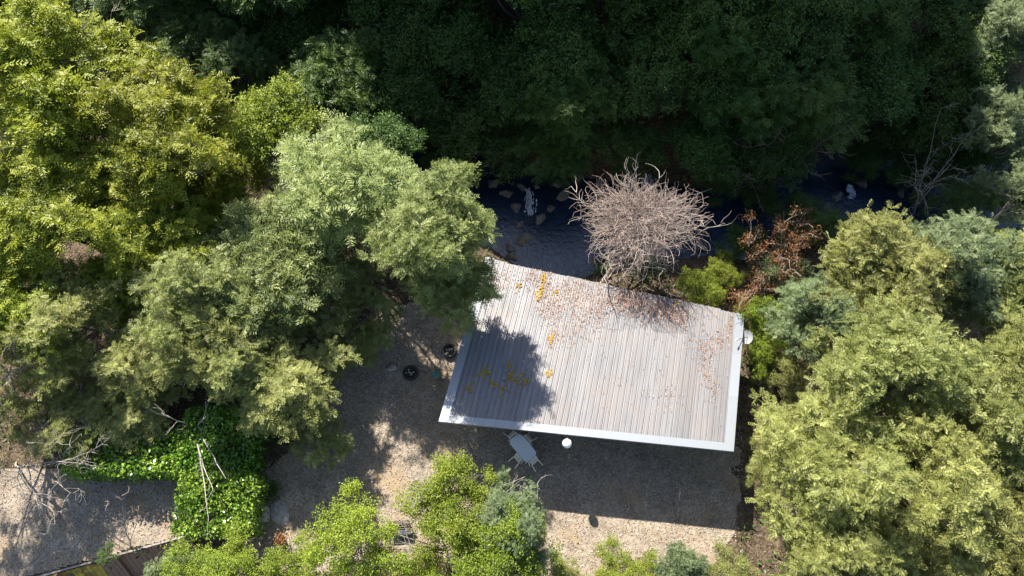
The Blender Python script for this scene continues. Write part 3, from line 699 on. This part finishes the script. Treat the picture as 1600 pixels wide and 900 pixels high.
def plate(name, uv, mat, h=0.05, drop=0.0, parent=None, thick=0.004):
    """flat folded plate on the roof plane; uv = four corners"""
    mb = MB(); V = [rp(u, v, h) for u, v in uv] + [rp(u, v, h - thick) for u, v in uv]
    mb.add(V, [(0, 1, 2, 3), (7, 6, 5, 4), (0, 4, 5, 1), (1, 5, 6, 2), (2, 6, 7, 3), (3, 7, 4, 0)])
    if drop:
        u0, v0 = uv[0]; u1, v1 = uv[1]; V = [rp(u0, v0, h), rp(u1, v1, h), rp(u1, v1, h - drop), rp(u0, v0, h - drop)]
        mb.add(V, [(0, 3, 2, 1)])
    return mb.build(name, mat, roof_e)
nseg = 4
for q in range(nseg):                                  # front eave flashing in lengths
    a, b = RL * q / nseg, RL * (q + 1) / nseg - 0.004
    plate('eave_flashing', [(a, 0), (b, 0), (b, VF), (a, VF)], M['flash'], 0.066 + 0.002 * (q % 2), 0.16)
for (ua, ub, vm) in ((0, U0 + 0.07, V0), (RL - 0.47, RL, V1)):
    for q in range(3):
        a = VF + 0.004 + (vm + 0.02 - VF) * q / 3; b = VF + (vm + 0.02 - VF) * (q + 1) / 3
        if ua == 0: plate('gable_flashing', [(ua, b), (ua, a), (ub, a), (ub, b)], M['flash'], 0.060 + 0.002 * (q % 2), 0.18)
        else: plate('gable_flashing', [(ub, a), (ub, b), (ua, b), (ua, a)], M['flash'], 0.060 + 0.002 * (q % 2), 0.18)
def gp(u, v, z): p = rp(u, v); return (p[0], p[1], z)
def wall_between(name, uvA, uvB, mat, th=0.18):
    A0, B0 = rp(*uvA), rp(*uvB); d = unit((B0 - A0) * np.array([1, 1, 0])); nn = np.array([-d[1], d[0], 0]) * th / 2
    V = []
    for P_ in (A0, B0):
        for sg in (-1, 1): V.append((P_[0] + sg * nn[0], P_[1] + sg * nn[1], -0.1))
    for P_ in (A0, B0):
        for sg in (-1, 1): V.append((P_[0] + sg * nn[0], P_[1] + sg * nn[1], P_[2] - 0.16))
    mb = MB(); mb.add(V, [(0, 1, 3, 2), (4, 6, 7, 5), (0, 4, 5, 1), (2, 3, 7, 6), (0, 2, 6, 4), (1, 5, 7, 3)])
    return mb.build(name, mat, shed)
wall_between('back_wall', (0.55, V0 - 0.9), (RL - 0.5, V1 - 0.6), M['render'])
wall_between('side_wall', (RL - 0.5, V1 - 0.72), (RL - 0.5, 1.2), M['render'])
wall_between('side_wall', (0.6, V0 - 1.02), (0.6, 5.2), M['render'])
wall_between('partition_wall', (5.6, 1.6), (RL - 0.6, 1.6), M['render'])
for u in (0.6, 4.0, 7.4, 10.8, RL - 0.6):
    mb = MB(); p = rp(u, 0.75); mb.box((p[0], p[1], (p[2] - 0.32) / 2 - 0.05), (0.07, 0.07, (p[2] - 0.32) / 2 + 0.05)); mb.build('post', M['wood'], shed)
mb = MB(); mb.bar(rp(0.3, 0.75, -0.24), rp(RL - 0.3, 0.75, -0.24), 0.12, 0.18); mb.build('beam', M['wood'], shed)
for i in range(12):
    u = 0.5 + i * (RL - 1.0) / 11; mb = MB(); mb.bar(rp(u, 0.12, -0.09), rp(u, vmax(u) - 0.25, -0.09), 0.07, 0.12); mb.build('rafter', M['wood'], shed)
# leaf litter and lichen lying on the sheets
def uv_of(px, py):
    r_ = ray(px, py); o_ = np.array([0, 0, CAM_Z]); t = np.dot(FL - o_, up) / np.dot(r_, up); q = o_ + r_ * t - FL
    A = np.array([[np.dot(eu, eu), np.dot(eu, rd)], [np.dot(eu, rd), np.dot(rd, rd)]]); return np.linalg.solve(A, [np.dot(q, eu), np.dot(q, rd)])
rng = np.random.default_rng(51)
def scatter_roof(spots):
    U = []; Vv = []
    for px, py, su, sv, n in spots:
        u, v = uv_of(px, py); U.append(u + rng.normal(0, su, n)); Vv.append(v + rng.normal(0, sv, n))
    U = np.concatenate(U); Vv = np.concatenate(Vv)
    ok = (U > 0.5) & (U < RL - 0.6) & (Vv > 0.6) & (Vv < V0 + (V1 - V0) * U / RL - 0.03)
    U, Vv = U[ok], Vv[ok]
    ph = ((U - U0) / PIT) % 1.0; onrib = (ph > 0.24) & (ph < 0.64)
    U = np.where(onrib & (rng.random(len(U)) < 0.85), U + np.where(ph < 0.44, -0.24, 0.24) * PIT, U); ph = ((U - U0) / PIT) % 1.0
    hh = np.where((ph > 0.33) & (ph < 0.55), 0.066, 0.022)
    return U, Vv, hh
def on_roof(U, Vv, hh): return FL - org + U[:, None] * eu + Vv[:, None] * rd + hh[:, None] * up
LS = [(852, 445, .25, .9, 170), (862, 480, .3, .6, 110), (835, 430, .3, .5, 80), (905, 450, .6, .5, 170), (935, 485, .35, .5, 110), (898, 480, .5, .5, 60), (960, 470, .5, .4, 120),
      (1000, 478, .7, .45, 380), (1035, 485, .6, .45, 330), (1060, 495, .5, .35, 170), (985, 465, .5, .3, 170), (880, 520, .4, .4, 70), (915, 510, .6, .5, 70), (862, 530, .12, .4, 50), (1090, 535, .5, .4, 60), (1100, 555, .25, .5, 80),
      (1107, 585, .2, .4, 50), (1122, 530, .25, .3, 60), (1140, 510, .15, .4, 40), (1145, 535, .12, .3, 50), (1120, 610, .2, .4, 30), (1045, 620, .4, .4, 30), (780, 440, .5, .6, 90), (800, 595, .7, .5, 60), (950, 540, 3.5, 2.2, 70), (1030, 600, 3, 1.6, 45)]
LS = [(a, b, c, d, int(n * 2.1)) for a, b, c, d, n in LS]
U, Vv, hh = scatter_roof(LS); P = on_roof(U, Vv, hh); n = len(P)
D = unit(rng.normal(0, 1, (n, 1)) * eu + rng.normal(0, 1, (n, 1)) * rd + rng.normal(0, 0.2, (n, 1)) * up); N = unit(up + rng.normal(0, 0.2, (n, 3)))
V, F = leaves_np(P, D, N, rng.uniform(0.05, 0.13, n), rng.uniform(0.03, 0.06, n))
V[:, :] += org
lit = link('fallen_leaves', npmesh('fallen_leaves', V, F, rng.random(n)), M['litter']); tag(lit, 'brown dead leaves lying between the ribs of the metal roof', 'leaves', kind='stuff')
def lumps(P, S, flat, rng, nseg=6):
    """low six-sided pads"""
    a = np.arange(nseg) * 2 * np.pi / nseg; n = len(P); rr = S[:, None] * rng.uniform(0.7, 1.2, (n, nseg))
    low = np.stack([P[:, None, 0] + rr * np.cos(a), P[:, None, 1] + rr * np.sin(a), np.repeat(P[:, 2:3], nseg, 1)], -1)
    hi = low.copy(); hi[..., :2] = P[:, None, :2] + (low[..., :2] - P[:, None, :2]) * 0.6; hi[..., 2] += (S * flat)[:, None]
    V = np.concatenate([low, hi], 1).reshape(-1, 3); b = (np.arange(n) * 2 * nseg)[:, None]
    k = np.arange(nseg); k2 = (k + 1) % nseg
    side = np.stack([b + k, b + k2, b + nseg + k2, b + nseg + k], -1).reshape(-1, 4)
    t1 = np.stack([b[:, 0] + nseg + q for q in (0, 1, 2, 3)], -1); t2 = np.stack([b[:, 0] + nseg + q for q in (0, 3, 4, 5)], -1)
    return V, np.concatenate([side, t1, t2]), nseg + 2
CS = [(850, 433, .06, .12, 14), (846, 450, .06, .2, 22), (842, 462, .06, .15, 16), (868, 458, .07, .1, 14), (861, 530, .05, .18, 16), (858, 585, .07, .1, 14), (758, 583, .16, .2, 34), (797, 590, .14, .2, 24), (812, 590, .1, .2, 12), (733, 607, .07, .15, 12),
      (772, 600, .12, .1, 14), (822, 596, .12, .12, 16), (797, 571, .08, .12, 8), (810, 450, .06, .2, 10), (785, 610, .1, .2, 10), (1057, 474, .06, .05, 6)]
U, Vv, hh = scatter_roof(CS); P = on_roof(U, Vv, hh - 0.02) + org; n = len(P)
V, F, fpl = lumps(P, rng.uniform(0.04, 0.095, n), 0.5, rng)
lic = link('lichen_patches', npmesh('lichen_patches', V, F, np.concatenate([np.repeat(rng.random(n), 6), rng.random(2 * n)])), M['lichen']); tag(lic, 'ochre lichen and moss clumps on the metal roof', 'lichen', kind='stuff')

# ------------------------------------------------------------------ lamp on the eave
gl = at(886, 693, 3.42); eb = gl.copy(); te = np.dot(FL - gl, en); eb = gl + en * (te + 0.02) ; eb[2] = EAVE_Z - 0.08
lamp = empty('globe_lamp', eb)
mb = MB(); L0 = gl - eb
mb.tube([(0, 0, 0), L0 * 0.55 + np.array([0, 0, 0.02]), L0 * 0.9 + np.array([0, 0, -0.02])], 0.03, 8); mb.build('bracket_arm', M['dark_metal'], lamp)
mb = MB(); mb.box((0, 0, 0), (0.05, 0.04, 0.09)); mb.build('mounting_plate', M['dark_metal'], lamp)
mb = MB(); mb.lathe([(0.0, -0.235), (0.06, -0.228), (0.12, -0.203), (0.175, -0.158), (0.215, -0.095), (0.235, 0.0), (0.215, 0.095), (0.175, 0.158), (0.12, 0.203), (0.06, 0.228), (0.0, 0.235)], 28, c=L0); mb.build('glass_globe', M['globe'], lamp, True)
tag(lamp, 'white globe lamp on a short bracket at the front eave', 'lamp')
# ------------------------------------------------------------------ satellite dish
mp = FL + eu * (RL + 0.05) + rd * uv_of(1150, 530)[1]; mp[2] -= 0.25
dish = empty('satellite_dish', mp)
dc = np.array([0.30, 0.22, 0.10]); dn = Vector((-0.78, -0.25, 0.56)).normalized()
Md = dn.to_track_quat('Z', 'Y').to_matrix()
mb = MB(); prof_d = [(r, 0.42 * r * r) for r in np.linspace(0.005, 0.37, 9)]
mb.lathe(prof_d + [(0.375, prof_d[-1][1] + 0.004)] + [(r, 0.42 * r * r - 0.012) for r in np.linspace(0.37, 0.005, 9)], 32, c=dc, M=Md); mb.build('reflector', M['dish'], dish, True)
pw = FL + eu * (RL - 0.45) + rd * uv_of(1147, 536)[1] + up * 0.07 - mp
lnb = pw + np.array([0, 0, 0.42])
mb = MB(); mb.tube([dc - np.array(dn) * 0.02 + np.array([0.0, 0, 0.0]), dc * 0.5 + lnb * 0.5 + np.array([0, 0, -0.02]), lnb], 0.018, 7); mb.build('feed_arm', M['dark_metal'], dish)
mb = MB(); dd_ = unit(dc - lnb); mb.tube([lnb - dd_ * 0.05, lnb + dd_ * 0.02, lnb + dd_ * 0.10, lnb + dd_ * 0.13], [0.035, 0.035, 0.04, 0.055], 10); mb.build('receiver', M['plastic_old'], dish)
mb = MB(); mb.tube([np.array([0, 0, -0.6]), np.array([0.12, 0.08, -0.5]), np.array([0.33, 0.22, -0.3]), dc - np.array(dn) * 0.05], 0.025, 8); mb.build('mast', M['dark_metal'], dish)
tag(dish, 'grey satellite dish at the side edge of the metal roof', 'satellite dish')

# ------------------------------------------------------------------ table and tipped chairs
TZ = 0.73
cor = [at(811.5, 676, TZ), at(839.5, 707, TZ), at(822, 723.5, TZ), at(795.5, 691, TZ)]
tc_ = sum(cor) / 4; ax = unit((cor[1] - cor[0]) + (cor[2] - cor[3])); ay = np.array([-ax[1], ax[0], 0])
hl = 0.5 * (np.linalg.norm(cor[1] - cor[0]) + np.linalg.norm(cor[2] - cor[3])) / 2; hs_ = 0.5 * (np.linalg.norm(cor[0] - cor[3]) + np.linalg.norm(cor[1] - cor[2])) / 2
ang = math.atan2(ax[1], ax[0])
table = empty('garden_table', (tc_[0], tc_[1], float(ground(tc_[0], tc_[1])) + 0.025), ang)
out = []
for k in range(48):                                    # rounded top with bowed ends
    a = 2 * math.pi * k / 48; c_, s2 = math.cos(a), math.sin(a)
    x = hl * math.copysign(abs(c_) ** 0.28, c_); y = hs_ * math.copysign(abs(s2) ** 0.28, s2); x *= 1 + 0.05 * (1 - (y / hs_) ** 2); y *= 1 + 0.035 * (1 - (x / hl) ** 2)
    out.append((x, y))
def slab(o, z0, z1):
    mb = MB(); n = len(o); V = [(x, y, z0) for x, y in o] + [(x * 0.995, y * 0.99, z1) for x, y in o]
    mb.add(V, [tuple(range(n))[::-1], tuple(range(n, 2 * n))] + [(i, (i + 1) % n, n + (i + 1) % n, n + i) for i in range(n)]); return mb
slab(out, TZ - 0.045, TZ).build('table_top', M['plastic'], table)
for sx_ in (-1, 1):
    for sy_ in (-1, 1):
        mb = MB(); mb.tube([(sx_ * (hl - 0.06), sy_ * (hs_ - 0.06), 0), (sx_ * (hl - 0.14), sy_ * (hs_ - 0.12), TZ - 0.04)], [0.03, 0.045], 8); mb.build('leg', M['plastic'], table)
mb = MB(); mb.box((0, 0, TZ - 0.0), (0.02, 0.02, 0.004)); mb.build('parasol_hole_cap', M['plastic_old'], table)
tag(table, 'white plastic garden table with rounded corners in front of the shed', 'table')
def chair_parts():
    P = {}
    mb = MB()                                          # local: faces +x, front feet at x = 0
    for i in range(5):
        mb.box((-0.24, -0.168 + i * 0.084, 0.43), (0.225, 0.036, 0.012))
    mb.box((-0.03, 0, 0.425), (0.02, 0.22, 0.02)); mb.box((-0.45, 0, 0.425), (0.02, 0.22, 0.02)); P['seat'] = [mb]
    P['backrest'] = []
    mb = MB()
    for y in (-0.20, 0.20): mb.bar((-0.46, y, 0.43), (-0.60, y * 0.95, 0.88), 0.04, 0.03)
    for i in range(4): y = -0.13 + i * 0.0867; mb.bar((-0.465, y, 0.46), (-0.595, y, 0.86), 0.055, 0.014, up=(1, 0, 0))
    mb.bar((-0.60, -0.215, 0.88), (-0.60, 0.215, 0.88), 0.04, 0.06); P['backrest'].append(mb)
    P['leg'] = []
    for x0, x1 in ((0.02, -0.05), (-0.56, -0.44)):
        for y in (-1, 1):
            mb = MB(); mb.bar((x0, y * 0.255, 0), (x1, y * 0.215, 0.43), 0.045, 0.04); P['leg'].append(mb)
    P['armrest'] = []
    for y in (-1, 1):
        mb = MB(); mb.bar((-0.02, y * 0.25, 0.64), (-0.54, y * 0.22, 0.65), 0.05, 0.025); mb.bar((-0.05, y * 0.245, 0.43), (-0.05, y * 0.25, 0.63), 0.035, 0.035); P['armrest'].append(mb)
    return P
CH = {k: [pymesh(k, mb.V, mb.F) for mb in v] for k, v in chair_parts().items()}
for k in CH:
    for me in CH[k]: me.materials.append(M['plastic_old'])
TH = R(40)
def chair(edge_pt, dirv, label):
    """tipped forward against the table: dirv points from the chair to the table, edge_pt is on the table's edge"""
    a = math.atan2(dirv[1], dirv[0]); f = np.array(edge_pt) - np.array([dirv[0], dirv[1], 0]) * 0.20
    e = empty('garden_chair', (f[0], f[1], float(ground(f[0], f[1])) + 0.03)); e.rotation_euler = (Matrix.Rotation(a, 3, 'Z') @ Matrix.Rotation(TH, 3, 'Y')).to_euler()
    for k in CH:
        for me in CH[k]: link(k, me, None, e)
    tag(e, label, 'chair', 'chairs tipped against the garden table')
def tpt(x, y): return tc_ + ax * x + ay * y
chair(tpt(-hl * 1.03, 0.0), ax, 'white plastic chair tipped against the table end nearest the eave')
chair(tpt(hl * 1.03, -0.02), -ax, 'white plastic chair tipped against the table end away from the shed')
chair(tpt(-hl * 0.25, hs_), -ay, 'white plastic chair tipped against the long table side facing the globe lamp')
chair(tpt(hl * 0.35, -hs_), ay, 'white plastic chair tipped against the long table side facing the open gravel')

# ------------------------------------------------------------------ tubs, lid and yard things
def tub(px, py, rad, label, seed, tilt=0.0):
    p = g0(at(px, py, 0.2)); rng = np.random.default_rng(seed); e = empty('rubber_tub', (p[0], p[1], p[2] + 0.02))
    mb = MB(); mb.lathe([(rad * 0.78, 0), (rad * 0.98, 0.05), (rad * 1.02, 0.16), (rad * 0.96, 0.26), (rad * 0.84, 0.29), (rad * 0.72, 0.26), (rad * 0.70, 0.12)], 28); mb.build('tub_wall', M['rubber'], e, True)
    mb = MB(); mb.lathe([(rad * 0.72, 0.15), (rad * 0.4, 0.17), (0.0, 0.16)], 20); mb.build('soil', M['soil'], e, True)
    for i in range(6):
        a = rng.uniform(0, 6.28); r = rad * rng.uniform(0.05, 0.55); s = rng.uniform(0.05, 0.10)
        o = link('stone', STONES[i % 3], None, e); o.location = (r * math.cos(a), r * math.sin(a), 0.18); o.scale = (s, s * 0.8, s * 0.6); o.rotation_euler = (0, 0, a)
    tag(e, label, 'tub')
def stone_mesh(name, seed, mat, sub=2, amp=0.35):
    import bmesh
    bm = bmesh.new(); bmesh.ops.create_icosphere(bm, subdivisions=sub, radius=1.0); r = np.random.default_rng(seed)
    pl = [(unit(r.normal(0, 1, 3)), r.uniform(0.6, 0.9)) for _ in range(9)]
    for v in bm.verts:
        p = np.array(v.co)
        for n_, d_ in pl:
            k_ = np.dot(p, n_) - d_
            if k_ > 0: p = p - n_ * k_
        v.co = p * (1 + r.normal(0, 0.03))
    me = bpy.data.meshes.new(name); bm.to_mesh(me); bm.free(); me.materials.append(mat); return me
STONES = [stone_mesh('stone', 60 + i, M['rock_light']) for i in range(3)]
BOULD = [stone_mesh('boulder', 70 + i, M['rock'], 3) for i in range(4)]
tub(641, 582, 0.44, 'black rubber tub of soil and stones beside the grey slab', 1)
tub(702, 548, 0.42, 'black rubber tub of soil and stones next to the roof edge', 2)
p = g0(at(682, 585, 0.3)); e = empty('round_stool', (p[0], p[1], p[2] + 0.02))
mb = MB(); mb.lathe([(0.0, 0.42), (0.20, 0.42), (0.25, 0.41), (0.265, 0.39), (0.255, 0.36), (0.2, 0.36)], 28); mb.build('seat', M['teal'], e, True)
for i in range(4):
    a = i * math.pi / 2 + 0.4; mb = MB(); mb.tube([(0.22 * math.cos(a), 0.22 * math.sin(a), 0), (0.16 * math.cos(a), 0.16 * math.sin(a), 0.38)], 0.018, 6); mb.build('leg', M['dark_metal'], e)
tag(e, 'round dark green stool on the gravel beside the tubs', 'stool')
p = g0(at(612, 574, 0.2)); o = STONES[0].copy(); o = link('stone_slab', o); o.location = (p[0], p[1], p[2] + 0.12); o.scale = (0.34, 0.24, 0.16); o.rotation_euler = (0.1, 0.05, 0.6); tag(o, 'pale grey flat slab partly under leaves beside a black tub', 'stone')
# stone basin near the square hedge
p = g0(at(404, 803, 0.4)); e = empty('stone_basin', (p[0], p[1], p[2]), 0.15)
mb = MB(); n = 28; sq = []; ci = []
for k in range(n):
    a = 2 * math.pi * k / n; c_, s2 = math.cos(a), math.sin(a); m_ = max(abs(c_), abs(s2)); sq.append((0.42 * c_ / m_ * (1 - 0.1 * (1 - m_)), 0.40 * s2 / m_)); ci.append((0.21 * c_ + 0.05, 0.21 * s2))
V = [(x * 1.06, y * 1.06, 0) for x, y in sq] + [(x, y, 0.62) for x, y in sq] + [(x, y, 0.63) for x, y in ci] + [(x * 0.85, y * 0.85, 0.2) for x, y in ci]
F = [(q * n + i, q * n + (i + 1) % n, (q + 1) * n + (i + 1) % n, (q + 1) * n + i) for q in range(3) for i in range(n)] + [tuple(range(3 * n, 4 * n))]
mb.add(V, F); mb.build('basin_block', M['concrete'], e)
mb = MB(); mb.lathe([(0.205, 0.585), (0.10, 0.57), (0.0, 0.57)], 20, c=(0.05, 0, -0.2)); mb.build('dark_hole_disc', M['soil'], e)  # dark disc closing the round hole of the basin
tag(e, 'square grey stone basin with a round dark hole beside the clipped hedge', 'basin')
for px, py, s, rz, lb in [(436, 803, (0.5, 0.8, 0.10), 0.4, 'flat pale rock slab on the ground beside the stone basin'), (389, 812, (0.3, 0.32, 0.25), 1.0, 'pale boulder between the stone basin and the hedge')]:
    p = g0(at(px, py, 0.1)); o = link('rock', STONES[1]); o.location = (p[0], p[1], p[2] + s[2] * 0.5); o.scale = s; o.rotation_euler = (0, 0, rz); tag(o, lb, 'rock')
# potted plants
def pot_plant(px, py, leafm, n, sp, label, seed, pot='terracotta', flowers=None):
    p = g0(at(px, py, 0.3)); rng = np.random.default_rng(seed); e = empty('potted_plant', (p[0], p[1], p[2] + 0.02))
    mb = MB(); mb.lathe([(0.0, 0.0), (0.13, 0.0), (0.19, 0.26), (0.21, 0.28), (0.20, 0.31), (0.17, 0.30), (0.16, 0.22), (0.0, 0.22)], 20); mb.build('pot', M[pot], e, True)
    P = rng.normal(0, 1, (n, 3)) * np.array([sp, sp, sp * 0.6]) + np.array([0, 0, 0.5]); P[:, 2] = np.maximum(P[:, 2], 0.3)
    V, F = leaves_np(P, unit(rng.normal(0, 1, (n, 3))), unit(rng.normal(0, 0.6, (n, 3)) + np.array([0, 0, 1])), rng.uniform(0.08, 0.16, n), rng.uniform(0.04, 0.08, n))
    link('foliage', npmesh('foliage', V, F, rng.random(n)), M[leafm], e)
    tb = TB()
    for i in range(12): tb.add(curve((0, 0, 0.2), P[i], rng, 0.15, 4), np.linspace(0.012, 0.006, 4), 4)
    link('stem', tb.mesh('stem'), M['bark'], e); tag(e, label, 'plant')
pot_plant(427, 768, 'leaf_dark', 420, 0.24, 'dark leafy potted plant on the gravel above the flat rock slab', 81)
pot_plant(439, 844, 'leaf_rust', 260, 0.16, 'potted plant with reddish flowers near the bright bushy tree', 82)
p = g0(at(431, 856, 0.2)); o = link('rock', STONES[2]); o.location = (p[0], p[1], p[2] + 0.12); o.scale = (0.3, 0.26, 0.2); tag(o, 'blue-grey stone beside the red flowers', 'rock')
# dark slatted bench under the bare branches
p = g0(at(625, 828, 0.42)); e = empty('slatted_bench', (p[0], p[1], p[2] + 0.02), 0.08)
for i in range(5):
    mb = MB(); mb.box((0, -0.22 + i * 0.11, 0.44), (0.55, 0.042, 0.016)); mb.build('seat_slat', M['blue_slat'], e)
for i in range(3):
    mb = MB(); mb.bar((-0.55, 0.30 + 0.05 * i, 0.56 + 0.12 * i), (0.55, 0.30 + 0.05 * i, 0.56 + 0.12 * i), 0.02, 0.08); mb.build('back_slat', M['blue_slat'], e)
for x in (-0.45, 0.45):
    mb = MB(); mb.bar((x, -0.22, 0), (x, -0.20, 0.425), 0.05, 0.05); mb.build('leg', M['dark_metal'], e)
    mb = MB(); mb.bar((x, 0.26, 0), (x, 0.43, 0.86), 0.045, 0.05); mb.build('leg', M['dark_metal'], e)
tag(e, 'dark blue slatted bench half hidden under the bare branches', 'bench')

# ------------------------------------------------------------------ timber edge of the lower-left terrace
A = np.array([fa[0], fa[1], 0.0]); B = np.array([fb[0], fb[1], 0.0]); LF = np.linalg.norm(B - A); du = (B - A) / LF; dn_ = np.array([du[1], -du[0], 0])
fence = empty('timber_revetment', A)
nb = int(LF / 0.24); frng = random.Random(9)
pm = {}
for i in range(nb):
    t = (i + 0.5) * LF / nb; hgt = frng.uniform(-0.02, 0.05); ww = LF / nb - 0.02
    b0 = du * t + dn_ * (1.25 + frng.uniform(-0.02, 0.02)); t0_ = du * t + dn_ * 0.10
    mb = MB(); mb.bar((b0[0], b0[1], -1.55), (t0_[0], t0_[1], 0.03 + hgt), ww, 0.035, up=tuple(dn_)); mb.build('plank', M['wood_lichen'] if t < LF * 0.60 else M['wood'], fence)
mb = MB(); mb.bar((0, 0, 0.09), tuple(du * LF + np.array([0, 0, 0.09])), 0.09, 0.07); mb.build('top_rail', M['wood_grey'], fence)
for t in (LF * 0.42, LF * 0.68, LF + 0.05):
    q = du * t + dn_ * 0.16; q2 = du * t + dn_ * 1.40; mb = MB(); mb.bar((q2[0], q2[1], -1.6), (q[0], q[1], 0.30), 0.13, 0.13, up=tuple(dn_)); mb.build('post', M['wood'], fence)
tag(fence, 'sloping timber plank edge with yellow lichen below the gravel drive', 'retaining wall')

# ------------------------------------------------------------------ stream boulders and cascades
rng = np.random.default_rng(91)
BS = [(820, 372, .55, .75), (812, 350, .35, .5), (880, 303, .5, .6), (845, 340, .6, .35), (806, 322, .5, .45), (860, 325, .4, .35), (790, 300, .55, .5), (815, 290, .4, .4), (870, 285, .5, .45), (838, 290, .35, .3),
      (1085, 325, .8, .7), (1075, 360, .6, .6), (1045, 300, .5, .5), (985, 285, .6, .5), (940, 285, .5, .45), (1095, 385, .6, .5), (1030, 395, .7, .5), (975, 400, .5, .4), (795, 385, .4, .5), (800, 400, .5, .4), (930, 408, .45, .35),
      (1390, 315, .4, .4), (1375, 330, .35, .35), (1310, 305, .5, .5), (1350, 285, .55, .5), (1290, 320, .6, .5), (1410, 300, .45, .4), (545, 205, .5, .5), (515, 205, .4, .5), (560, 190, .45, .4), (495, 185, .6, .5), (395, 165, .5, .5), (900, 275, .6, .5), (770, 285, .5, .5)]
for i, (px, py, a, b) in enumerate(BS):
    p = at(px, py, STREAM_Z + 0.15); o = link('boulder', BOULD[i % 4]); gzz = float(ground(p[0], p[1]))
    o.location = (p[0], p[1], max(gzz, STREAM_Z - 0.25) + 0.1); o.scale = (a, b, 0.5 * (a + b) * rng.uniform(0.7, 1.1)); o.rotation_euler = (rng.uniform(-.3, .3), rng.uniform(-.3, .3), rng.uniform(0, 6.28))
    tag(o, 'dark wet boulder lying in the shaded stream bed', 'boulder', 'boulders of the stream')
def cascade(px, py, wd, ln, ang_, label, seed):
    """broken white streaks of falling water"""
    p = at(px, py, STREAM_Z + 0.3); r = np.random.default_rng(seed); n = 150
    t = r.uniform(-0.5, 0.5, n); x = r.normal(0, wd * 0.38, n) * (0.8 + 0.6 * (t + 0.5)); y = -t * ln; z = 0.45 * (0.5 - t) + 0.03 + r.uniform(0, 0.08, n)
    P = np.stack([x * math.cos(ang_) - y * math.sin(ang_), x * math.sin(ang_) + y * math.cos(ang_), z], -1)
    d0 = np.array([math.sin(ang_), -math.cos(ang_), -0.4]); D = unit(d0 + r.normal(0, 0.25, (n, 3)))
    V, F = leaves_np(P, D, unit(np.array([0, 0, 1.0]) + r.normal(0, 0.3, (n, 3))), r.uniform(0.12, 0.42, n), r.uniform(0.03, 0.09, n))
    o = link('cascade', npmesh('cascade', V, F, r.random(n)), M['foam']); o.location = (p[0], p[1], STREAM_Z); tag(o, label, 'water', kind='stuff')
cascade(828, 313, 0.34, 1.7, 0.1, 'white cascade pouring between dark boulders into the pool', 1)
cascade(1015, 288, 0.5, 1.5, 0.3, 'white cascade behind the dead tangled tree', 2)
cascade(1328, 297, 0.3, 0.8, 0.5, 'small white rapid in the shaded stream', 3)

# ------------------------------------------------------------------ ground litter, pebbles, undergrowth
rng = np.random.default_rng(101)
def scatter(n, x0, x1, y0, y1): return rng.uniform(x0, x1, n), rng.uniform(y0, y1, n)
x, y = scatter(60000, -36, 40, -2, 22); iny = inside(yard_poly, x, y) | inside(terr_poly, x, y)
keep = (~iny) | inside(yard_poly, x, y) & (rng.random(len(x)) < 0.12 * (0.4 + 1.2 * (vnoise(x, y, 1.8, 21) > 0))); keep &= (ground(x, y) > -1.3)
x, y = x[keep], y[keep]; n = len(x); P = np.stack([x, y, ground(x, y) + 0.045], -1)
V, F = leaves_np(P, unit(rng.normal(0, 1, (n, 3)) * np.array([1, 1, 0.2])), unit(rng.normal(0, 0.3, (n, 3)) + np.array([0, 0, 1])), rng.uniform(0.06, 0.14, n), rng.uniform(0.03, 0.07, n))
o = link('leaf_litter', npmesh('leaf_litter', V, F, rng.random(n)), M['litter_dark']); tag(o, 'brown fallen leaves strewn over the ground', 'leaves', kind='stuff')
x, y = scatter(60000, -28, 16, -1, 19); k = inside(yard_poly, x, y) | inside(terr_poly, x, y); x, y = x[k], y[k]; n = len(x)
P = np.stack([x, y, ground(x, y) + 0.024], -1); V, F, m_ = lumps(P, rng.uniform(0.015, 0.045, n), 0.8, rng)
rn = rng.random(n); o = link('gravel', npmesh('gravel', V, F, np.concatenate([np.repeat(rn, 6), rn, rn])), M['pebble']); tag(o, 'loose grey gravel stones on the yard and drive', 'gravel', kind='stuff')
x, y = scatter(90000, -40, 45, -3, 50); d = y - stream_y(x)
k = ~(inside(yard_poly, x, y) | inside(terr_poly, x, y)) & (np.abs(d) > stream_hw(x) + 0.3) & (vnoise(x, y, 2.2, 33) + 0.5 * vnoise(x, y, 0.8, 34) > -0.12)
U_, V_ = (np.stack([x, y], -1) - FL[None, :2]) @ eu[:2], (np.stack([x, y], -1) - FL[None, :2]) @ en[:2]
k &= ~((U_ > -0.2) & (U_ < RL + 1.0) & (V_ > -1) & (V_ < 9.5))
x, y = x[k], y[k]; n = len(x); P = np.stack([x, y, ground(x, y) + rng.uniform(0.03, 0.4, n)], -1)
s_ = rng.uniform(0.7, 1.6, n); V, F = leaves_np(P, unit(rng.normal(0, 1, (n, 3)) + np.array([0, 0, 0.3])), unit(rng.normal(0, 0.5, (n, 3)) + np.array([0, 0, 1])), 0.17 * s_, 0.08 * s_)
o = link('undergrowth', npmesh('undergrowth', V, F, rng.random(n)), M['leaf_dark']); tag(o, 'low green undergrowth covering the woodland floor', 'undergrowth', kind='stuff')
